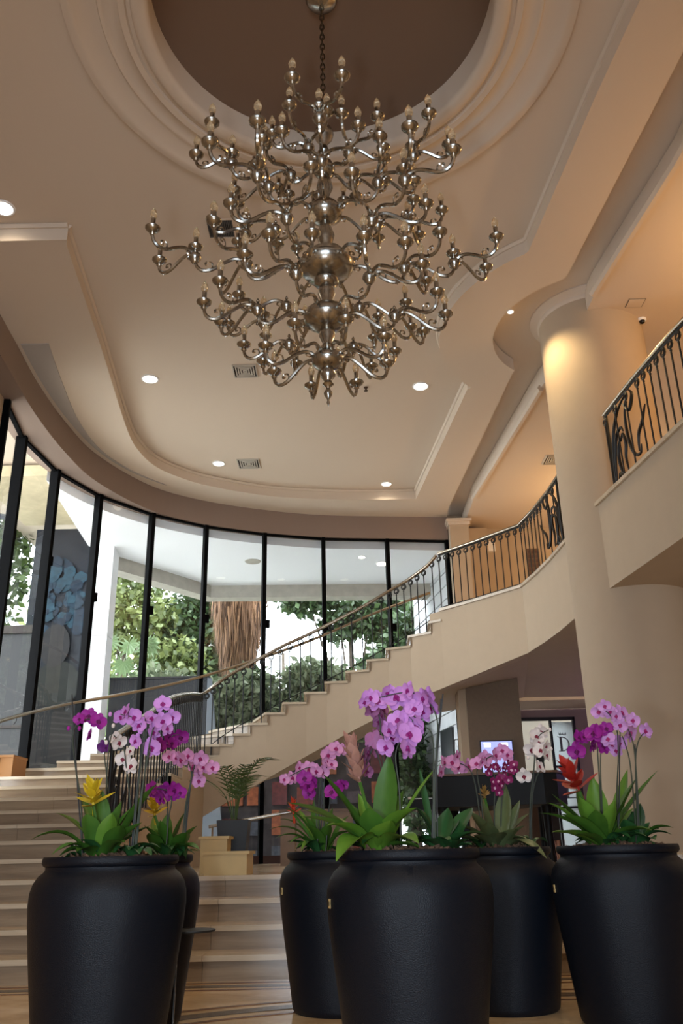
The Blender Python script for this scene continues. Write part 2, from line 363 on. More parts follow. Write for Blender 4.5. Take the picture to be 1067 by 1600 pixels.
# ================================================================ STAIRCASE
ST = thing('staircase', 'wide travertine staircase curving up beside the tall window', 'staircase')
INN = {}; OUT = {}
for n, y in zip(range(1, 5), (6.5, 6.85, 7.2, 7.55)): INN[n] = (9.0, y); OUT[n] = (-4.35, y)
for n, y in zip(range(5, 14), (7.98, 8.43, 8.93, 9.45, 9.98, 10.45, 11.0, 11.72, 12.55)): INN[n] = (-2.18, y)
for n, (x, y) in zip(range(5, 14), ((-4.34, 7.98), (-4.34, 8.43), (-4.34, 8.93), (-4.32, 9.45), (-4.36, 9.95), (-4.38, 10.42), (-4.36, 11.0), (-4.26, 11.68), (-4.07, 12.37))): OUT[n] = (x, y)
for i, p in enumerate([(-2.19, 13.52), (-1.99, 13.55), (-1.78, 13.58), (-1.52, 13.6), (-1.25, 13.61), (-.97, 13.63), (-.63, 13.66), (-.30, 13.66), (.04, 13.62), (.38, 13.55), (.69, 13.46), (1.04, 13.30), (1.35, 13.05), (1.5, 12.92)]): INN[14+i] = p
for i, p in enumerate([(-3.78, 12.95), (-3.4, 13.55), (-2.85, 14.0), (-2.25, 14.4), (-1.6, 14.72), (-1.1, 14.9), (-.68, 15.02), (-.33, 15.12), (.04, 15.18), (.40, 15.22), (.75, 15.26), (1.1, 15.30), (1.45, 15.34), (1.75, 15.38)]): OUT[14+i] = p
def L2(a, b, t): return (a[0]+(b[0]-a[0])*t, a[1]+(b[1]-a[1])*t)
for n in range(1, 27):
    i0, o0 = INN[n], OUT[n]
    if n < 4: i1, o1 = INN[n+1], OUT[n+1]
    elif n == 4: i1, o1 = (9.0, 7.9), (-4.35, 7.9)
    else: i1, o1 = INN[n+1], OUT[n+1]
    if n == 4: i1, o1 = (9.0, 8.0), (-4.35, 8.0)
    z = n*RIS; Wd = math.hypot(i0[0]-o0[0], i0[1]-o0[1]); k = max(1, round(Wd/1.15))
    dn = Vector((o0[1]-i0[1], i0[0]-o0[0])).normalized()      # towards the climber
    if (Vector(i1)-Vector(i0)).dot(dn) > 0: dn = -dn
    ov = .036
    for j in range(k):
        ta, tb = j/k, (j+1)/k; g = .0012/max(Wd, .1)
        fa, fb = L2(o0, i0, ta+g), L2(o0, i0, tb-g); ba, bb = L2(o1, i1, ta+g), L2(o1, i1, tb-g)
        if tb > .999 and n >= 14:       # nosing laps over the stringer face
            e = Vector((i0[0]-o0[0], i0[1]-o0[1])).normalized()*.03; fb = (fb[0]+e.x, fb[1]+e.y); bb = (bb[0]+e.x, bb[1]+e.y)
        A = (fa[0]+dn.x*ov, fa[1]+dn.y*ov); B = (fb[0]+dn.x*ov, fb[1]+dn.y*ov)
        h = [A, B, bb, ba]
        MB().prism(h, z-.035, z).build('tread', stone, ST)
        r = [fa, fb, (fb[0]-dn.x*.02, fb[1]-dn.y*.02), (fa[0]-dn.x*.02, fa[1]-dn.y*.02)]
        MB().prism(r, z-RIS, z-.035).build('riser', riser_shade, ST)
        if n < 14 and n > 0:           # skirting line of darker joint under nosing
            pass
leak_stop_core = MB()  # solid added behind the risers to stop light leaking through the joints
for n in range(1, 5): leak_stop_core.box(-4.345, 8.98, INN[n][1]+.021, 8.0 if n == 4 else INN[n+1][1]+.02, .0, n*RIS-.036)
for n in range(5, 14):
    a, b, c, d = OUT[n], INN[n], INN[n+1], OUT[n+1]
    leak_stop_core.prism([(a[0], a[1]+.022), (b[0]-.13, b[1]+.022), (c[0]-.13, c[1]+.02), (d[0], d[1]+.02)], .0, n*RIS-.036)
leak_stop_core.build('leak_stop_core', concrete, ST)
def zsoff(x):
    T = [(-2.25, 1.28), (-2.1, 1.37), (-1.4, 1.76), (-.62, 2.18), (.14, 2.56), (.99, 2.93), (1.55, 3.07), (2.6, 3.33)]
    for a, b in zip(T, T[1:]):
        if x <= b[0]: return a[1]+(b[1]-a[1])*max(0, (x-a[0])/(b[0]-a[0]))
    return 3.3
sb = MB()
for n in range(5, 14):     # solid side of the straight flight
    y0 = INN[n][1]; y1 = INN[n+1][1]; sb.box(-2.30, -2.18, y0, y1, PLAT, n*RIS-.03)
for n in range(14, 27):
    a, b = INN[n], INN[n+1]; d = Vector((b[0]-a[0], b[1]-a[1])).normalized(); nn = Vector((-d.y, d.x))*.14
    za, zb = zsoff(a[0]), zsoff(b[0]); zt = n*RIS-.03
    sb.hexa([(a[0], a[1], za), (b[0], b[1], zb), (b[0]+nn.x, b[1]+nn.y, zb), (a[0]+nn.x, a[1]+nn.y, za)],
            [(a[0], a[1], zt), (b[0], b[1], zt), (b[0]+nn.x, b[1]+nn.y, zt), (a[0]+nn.x, a[1]+nn.y, zt)])
sb.build('stringer', wallp, ST)
sf = MB(); vs_ = []
for n in range(14, 28):
    a, b = INN[n], OUT[n]; z = zsoff(a[0]); vs_ += [(a[0], a[1]+.01, z), (b[0], b[1], z)]
sf.add(vs_, [(2*i, 2*i+1, 2*i+3, 2*i+2) for i in range(13)]).build('soffit', wallp, ST)
sf = MB(); vs_ = []
for n in range(14, 28):
    b = OUT[n]; z = zsoff(INN[n][0]); vs_ += [(b[0], b[1], z), (b[0], b[1], min(n, 26)*RIS-.04)]
sf.add(vs_, [(2*i, 2*i+1, 2*i+3, 2*i+2) for i in range(13)]).build('outer_string', stone, ST)

# ---- mezzanine slab and balcony face
EDGE = [(1.35, 13.08), (1.5, 12.92), (1.85, 12.55), (2.2, 12.13), (2.55, 11.70), (2.64, 11.1), (2.70, 10.5), (2.73, 9.94), (2.76, 9.2), (2.80, 8.6), (2.93, 7.6), (3.04, 6.74), (3.2, 5.9), (3.42, 5.0), (3.8, 3.5), (4.2, 1.0), (4.2, -8.19)]
MZ = thing('balcony', 'cream balcony and upper floor sweeping forward from the stair head', 'balcony')
MB().prism(EDGE + [(8.99, -8.19), (8.99, 15.89), (1.75, 15.4)], 3.3, MEZ-.03).build('slab', wallp, MZ)
hd = EDGE[1:5]; ho = offs(hd, .14); hz = [3.06, 3.14, 3.22, 3.295]
lf_ = MB()
for i in range(3):
    lf_.hexa([(*hd[i], hz[i]), (*hd[i+1], hz[i+1]), (*ho[i+1], hz[i+1]), (*ho[i], hz[i])], [(*hd[i], 3.2999), (*hd[i+1], 3.2999), (*ho[i+1], 3.2999), (*ho[i], 3.2999)])
lf_.build('lower_fascia', wallp, MZ)
bkx = [(1.75, 15.4), (2.2, 15.45), (2.7, 15.5), (3.2, 15.5)]
vv = []
for i in range(4): vv += [(*hd[i], hz[i]), (*bkx[i], hz[i])]
MB().add(vv, [(2*i, 2*i+1, 2*i+3, 2*i+2) for i in range(3)]).build('landing_soffit', wallp, MZ)
MB().box(2.2, 8.99, 15.9, 16.99, 3.3, 3.5).build('lounge_ceiling', wallp, MZ)
e2 = EDGE[:15]
cp = offs(e2, -.03); cq = offs(e2, .13)
for i in range(1, len(e2)-1):
    MB().prism([cp[i], cp[i+1], cq[i+1], cq[i]], MEZ-.03, MEZ+.012).build('coping', stone, MZ)
MB().prism(EDGE[1:] + [(8.99, -8.19), (8.99, 15.89), (1.75, 15.4)], MEZ-.031, MEZ-.028).build('floor_finish', stone, MZ)

# ================================================================ RAILINGS
def spiral(r, turns=1.6, n=16, tail=None):
    return [(r*(1-.62*i/n)*math.cos(PI/2-2*PI*turns*i/n), 0, r*(1-.62*i/n)*math.sin(PI/2-2*PI*turns*i/n)) for i in range(n+1)]
SCROLL = MB().tube(spiral(.050), [.010]*10+[.008]*7, 5).ball((0, 0, -.062), .014, .014, 6, 4).mesh('scroll', black, True)
def baluster(root, p, ztop, d):
    h = ztop - p.z
    b = MB().tube([(0, 0, 0), (0, 0, h-.11)], .0095, 5).build('baluster', black, root, False, tuple(p-root.location))
    s = obj('scroll', SCROLL, b, (0, 0, h-.055), (0, 0, math.atan2(d[1], d[0])))
    return b
SR = thing('stair_railing', 'black wrought iron stair railing with a bronze handrail along the open side', 'railing', (-2.1, 8.0, 0))
def inset(n, t):
    a, b = INN[n], INN[n+1]; p = L2(a, b, t); q = L2(OUT[n], OUT[n+1], t); v = Vector((q[0]-p[0], q[1]-p[1])).normalized()*.055
    return Vector((p[0]+v.x, p[1]+v.y, 0)), Vector((b[0]-a[0], b[1]-a[1])).normalized()
def railz(n, t): return (n+t)*RIS + .93
rp = []
for n in range(6, 27):
    p, d = inset(n, 0); rp.append((p.x, p.y, railz(n, 0)))
p, d = inset(26, .99); rp.append((p.x, p.y, railz(26, .85)))
hr = catmull(rp, 3)
MB().tube([Vector(q)-SR.location for q in hr], .027, 8).build('handrail', gold, SR, True)
lo = []
for n in range(7, 27): p, d = inset(n, 0); lo.append(Vector((p.x, p.y, n*RIS+.035))-SR.location)
MB().tube(catmull(lo, 3), .008, 5).build('bottom_rail', black, SR)
for n in range(6, 27):
    a, b = INN[n], INN[n+1]; Ls = math.hypot(b[0]-a[0], b[1]-a[1]); k = max(2, round(Ls/.145)) if Ls > .24 else (2 if Ls > .2 else 1)
    for j in range(k):
        t = (j+.5)/k; p, d = inset(n, t); p.z = n*RIS; baluster(SR, p, railz(n, t)-.02, d)
# newel scroll-work at the foot
nw = MB().tube([(0, 0, 0), (0, 0, 1.0)], .022, 8).ball((0, 0, 1.02), .04, None, 10, 6).build('newel', black, SR, True, tuple(Vector((-2.24, 8.38, 5*RIS))-SR.location))
SCURVES = [[(.01, 0), (.03, .3), (.10, .58), (.28, .78), (.52, .86)], [(.03, .05), (.08, .36), (.17, .54), (.29, .58), (.33, .52)],
           [(.31, .50), (.20, .44), (.15, .30), (.19, .13), (.28, .07)], [(.33, .07), (.31, .24), (.35, .38), (.31, .50), (.25, .44)],
           [(.50, .84), (.42, .66), (.42, .40), (.50, .19), (.62, .14), (.66, .22)], [(.60, .17), (.64, .33), (.75, .42), (.86, .55)],
           [(.40, .80), (.52, .66), (.63, .78), (.58, .86)], [(.07, .05), (.13, .14), (.17, .08), (.11, .04), (.07, .05)]]
def scroll_panel(root, origin, d, flip=1, hs=1.0, ws=1.0):
    pn = obj('scroll_panel', MB().tube([(0, 0, 0), (0, 0, .86*hs)], .015, 6).mesh('panel_post', black), root, tuple(Vector(origin)-root.location), (0, 0, math.atan2(d[1], d[0])))
    for c in SCURVES:
        pts = catmull([(flip*x*ws, 0, z*hs) for x, z in c], 6); n = len(pts)
        MB().tube(pts, [.006+.013*math.sin(PI*(i+.5)/n) for i in range(n)], 5).build('scroll', black, pn, True)
    return pn
scroll_panel(SR, (-2.24, 8.42, 6*RIS), (0, 1), 1, .95, .7)
# balcony railing, stair head to column, and column to the right edge
RT = MEZ + .93
def balcony_rail(name, label, path, panel_at):
    R = thing(name, label, 'railing', (path[0][0], path[0][1], MEZ))
    P = offs(path, .05)
    MB().tube([Vector((x, y, RT))-R.location for x, y in P], .025, 8).build('handrail', gold, R, True)
    MB().tube([Vector((x, y, RT-.035))-R.location for x, y in P], .012, 5).build('top_bar', black, R)
    MB().tube([Vector((x, y, MEZ+.045))-R.location for x, y in P], .009, 5).build('bottom_rail', black, R)
    pts = resample([(x, y, 0) for x, y in P], .142)
    for i, p in enumerate(pts[:-1]):
        d = (pts[i+1]-p).normalized(); q = Vector((p.x, p.y, MEZ+.012))
        if panel_at[0] < p.y < panel_at[1]:
            if i % 2: continue
        baluster(R, q, RT-.035, d)
    return R
b1 = balcony_rail('balcony_railing', 'black iron balcony railing from the stair head to the column', [(1.5, 12.92), (2.0, 12.37), (2.55, 11.70), (2.64, 11.1), (2.70, 10.5), (2.73, 9.85)], (9.7, 10.75))
scroll_panel(b1, (2.74, 9.95, MEZ+.01), (-.08, 1), 1, 1.0, .95)
b2 = balcony_rail('balcony_railing', 'black iron balcony railing with scrolled end panel right of the column', [(2.86, 8.33), (2.93, 7.6), (3.04, 6.74), (3.2, 5.9), (3.42, 5.0)], (7.55, 8.5))
scroll_panel(b2, (2.92, 8.30, MEZ+.01), (.12, -1), 1, 1.03, 1.0)
# chrome wall-side handrail in front of the glass
WH = thing('wall_handrail', 'slim polished handrail running up along the window side of the stair', 'handrail', (-4.3, 9, 0))
wp = catmull([(-4.22, 9.6, 2.05), (-4.34, 10.5, 2.30), (-4.26, 11.4, 2.56), (-4.0, 12.45, 2.86), (-3.45, 13.35, 3.14), (-2.62, 14.1, 3.47), (-1.7, 14.62, 3.85), (-.6, 14.96, 4.3), (.6, 15.12, 4.83), (1.6, 15.2, 5.2)], 6)
MB().tube([v-WH.location for v in wp], .026, 8).build('rail', gold, WH, True)
for i in range(4, len(wp), 7):
    v = wp[i]; MB().tube([v-WH.location, v-WH.location+Vector((0, 0, -.06)), v-WH.location+Vector((-.05, .07, -.09))], .007, 5).build('bracket', black, WH)
RR = thing('ramp_handrail', 'short polished handrail under the stair near the potted palm', 'handrail', (-1.85, 12.0, PLAT))
MB().tube([(0, 0, .5), (1.2, 0, .68)], .022, 8).build('rail', chrome, RR, True)
for x in (.05, 1.15): MB().tube([(x, 0, 0), (x, 0, .51+.15*x)], .014, 6).build('post', chrome, RR)
# ================================================================ CHANDELIER
CH = thing('chandelier', 'huge silver many armed chandelier hanging on a chain from the round dome', 'chandelier', (DOME[0], DOME[1], 3.49))
def lp(name, prof, z, seg=20): return MB().lathe(prof, seg).build(name, silver, CH, True, (0, 0, z))
lp('finial', [(.001, 0), (.012, .03), (.006, .05), (.026, .085), (.03, .10), (.012, .135), (.02, .15), (.038, .165), (.022, .19), (.05, .23), (.05, .245), (.026, .34), (.02, .40)], 0)
lp('hub', [(.02, -.05), (.06, -.04), (.10, -.01), (.11, .03), (.09, .06), (.05, .07), (.03, .10)], .33)
lp('shaft', [(.02, 0), (.045, .03), (.03, .06), (.055, .12), (.05, .16), (.03, .22), (.025, .26)], .42)
lp('hub', [(.03, -.09), (.08, -.08), (.15, -.03), (.16, .0), (.15, .04), (.12, .07), (.05, .10)], .68)
lp('shaft', [(.03, 0), (.05, .04), (.035, .07), (.06, .14), (.055, .18), (.03, .24), (.025, .28)], .74)
lp('bowl', [(.03, -.16), (.08, -.13), (.085, -.10), (.06, -.08), (.15, -.05), (.19, 0), (.195, .03), (.16, .07), (.12, .09), (.12, .13), (.05, .14)], 1.09, 28)
lp('shaft', [(.05, 0), (.035, .06), (.05, .12), (.065, .18), (.04, .26), (.035, .34)], 1.2)
lp('hub', [(.03, -.08), (.07, -.06), (.12, -.02), (.125, .03), (.10, .07), (.05, .10)], 1.57)
lp('shaft', [(.05, 0), (.03, .08), (.06, .16), (.05, .22), (.03, .30)], 1.65)
lp('hub', [(.03, -.06), (.07, -.04), (.08, .0), (.06, .06), (.03, .09)], 1.98)
lp('crown', [(.03, 0), (.03, .06), (.05, .09), (.03, .13), (.025, .17), (.065, .23), (.075, .27), (.06, .32), (.02, .36), (.012, .40)], 2.05)
chainm = mat('chain_bronze', (92, 78, 60), .4, .9)
lk = MB().tube([(.016*math.cos(2*PI*i/12), 0, .036*math.sin(2*PI*i/12)) for i in range(13)], .006, 5, False).mesh('chain_link', chainm, True)
zz = 2.47; k = 0
while zz < 3.70:
    obj('chain_link', lk, CH, (0, 0, zz), (0, 0, (k % 2)*PI/2)); zz += .054; k += 1
MB().lathe([(.001, 0), (.02, .0), (.05, .02), (.11, .04), (.13, .07), (.13, .08)], 24).build('ceiling_rose', silver, CH, True, (0, 0, 3.68))

def S_path(L, dz, a=1.0):
    c = [(0, 0), (.10, .10*a), (.26, .13*a), (.45, .04*a), (.66, -.10*a), (.84, -.12*a), (.96, -.02*a), (1.0, .14*a)]
    return catmull([(x*L, 0, z*L + dz*x) for x, z in c], 3)
def S_end(L, dz, a=1.0): return L, .14*a*L + dz
def arm_mesh(name, L, dz, a=1.0, r=.0125):
    p = S_path(L, dz, a); mb = MB().tube(p, r, 6)
    def at(t): return p[int(t*(len(p)-1))]
    q = at(.62); s = L*.13                                    # leaf scroll on the upper side
    mb.tube(catmull([q, q+Vector((-s*.5, 0, s*.6)), q+Vector((-s*.35, 0, s*1.4)), q+Vector((s*.4, 0, s*1.5)), q+Vector((s*.5, 0, s*1.0)), q+Vector((s*.1, 0, s*.95))], 3), [.006]*10+[.008]*6, 4)
    q = at(.12); mb.tube(catmull([q, q+Vector((s*.6, 0, -s*.5)), q+Vector((s*1.1, 0, -s*.2)), q+Vector((s*.9, 0, s*.2))], 3), .006, 4)
    for t, w in ((.38, 1), (.52, -1), (.75, 1), (.9, -1)):
        q = at(t); mb.tube([q, q+Vector((.2*s*w, 0, -s*.42))], [.007, .001], 4)
    return mb.mesh(name, silver, True)
CUP = MB().lathe([(.010, -.01), (.018, .0), (.012, .012), (.03, .022), (.043, .034), (.045, .042), (.03, .05), (.016, .056), (.014, .06), (.014, .105), (.001, .106)], 12).mesh('candle_cup', silver, True)
bm_ = mat('bulb_glass', (236, 214, 178), .08, trans=.75, spec=.6)
BULB = MB().lathe([(.011, 0), (.018, .015), (.021, .03), (.018, .048), (.010, .066), (.002, .08)], 10).mesh('bulb', bm_, True)
KNOB = MB().lathe([(.012, -.055), (.02, -.05), (.03, -.035), (.044, -.012), (.046, .0), (.042, .014), (.03, .03), (.012, .042), (.008, .06), (.013, .066), (.010, .074), (.001, .09)], 14).mesh('knob', silver, True)
def cup(parent, loc, bulb=True):
    obj('candle_cup', CUP, parent, loc, None, 1.18)
    if bulb: obj('bulb', BULB, parent, (loc[0], loc[1], loc[2]+.124), None, 1.2)
def rotv(x, y, a): return x*math.cos(a)-y*math.sin(a), x*math.sin(a)+y*math.cos(a)
AM = {}
def am(L, dz, a=1.0):
    k = (L, dz, a)
    if k not in AM: AM[k] = arm_mesh('arm', L, dz, a)
    return AM[k]
def tier(z, r0, n, off, L1, d1, br, deep=None, a=1.0):
    for k in range(n):
        th = 2*PI*k/n + off
        A = obj('arm', am(L1, d1, a), CH, (r0*math.cos(th), r0*math.sin(th), z), (0, 0, th))
        x1, z1 = S_end(L1, d1, a)
        if not br: cup(A, (x1, 0, z1)); continue
        obj('knob', KNOB, A, (x1, 0, z1+.03))
        for phi, L, dz in br:
            obj('branch', am(L, dz), A, (x1, 0, z1+.03), (0, 0, phi))
            ex, ez = S_end(L, dz); cx, cy = rotv(ex, 0, phi); cup(A, (x1+cx, cy, z1+.03+ez), (k*7+int(phi*9)) % 11 != 3)
        if deep:
            L, dz, L3, dz3, phis = deep
            obj('branch', am(L, dz), A, (x1, 0, z1+.03)); ex, ez = S_end(L, dz); kx, kz = x1+ex, z1+.03+ez
            obj('knob', KNOB, A, (kx, 0, kz+.02)); cup(A, (kx, 0, kz+.06))
            for phi in phis:
                obj('branch', am(L3, dz3), A, (kx, 0, kz+.02), (0, 0, phi)); ex, ez = S_end(L3, dz3); cx, cy = rotv(ex, 0, phi); cup(A, (kx+cx, cy, kz+.02+ez))
tier(.36, .08, 8, .30, .34, -.06, None)
tier(.70, .13, 6, .12, .34, -.05, [(-.75, .34, -.05), (0, .36, -.06), (.75, .34, -.05)])
tier(1.08, .16, 6, .07, .39, -.05, [(-.95, .36, -.02), (.95, .36, .02)], (.36, -.02, .32, .01, (-.55, .55)))
tier(1.56, .10, 6, .50, .34, .0, [(-1.0, .30, .02), (1.0, .30, .04)], (.28, .03, .26, .04, (-.65, .65)))
tier(1.95, .06, 5, .50, .19, -.04, [(-1.0, .26, .02), (0, .28, .05), (1.0, .26, .02)])
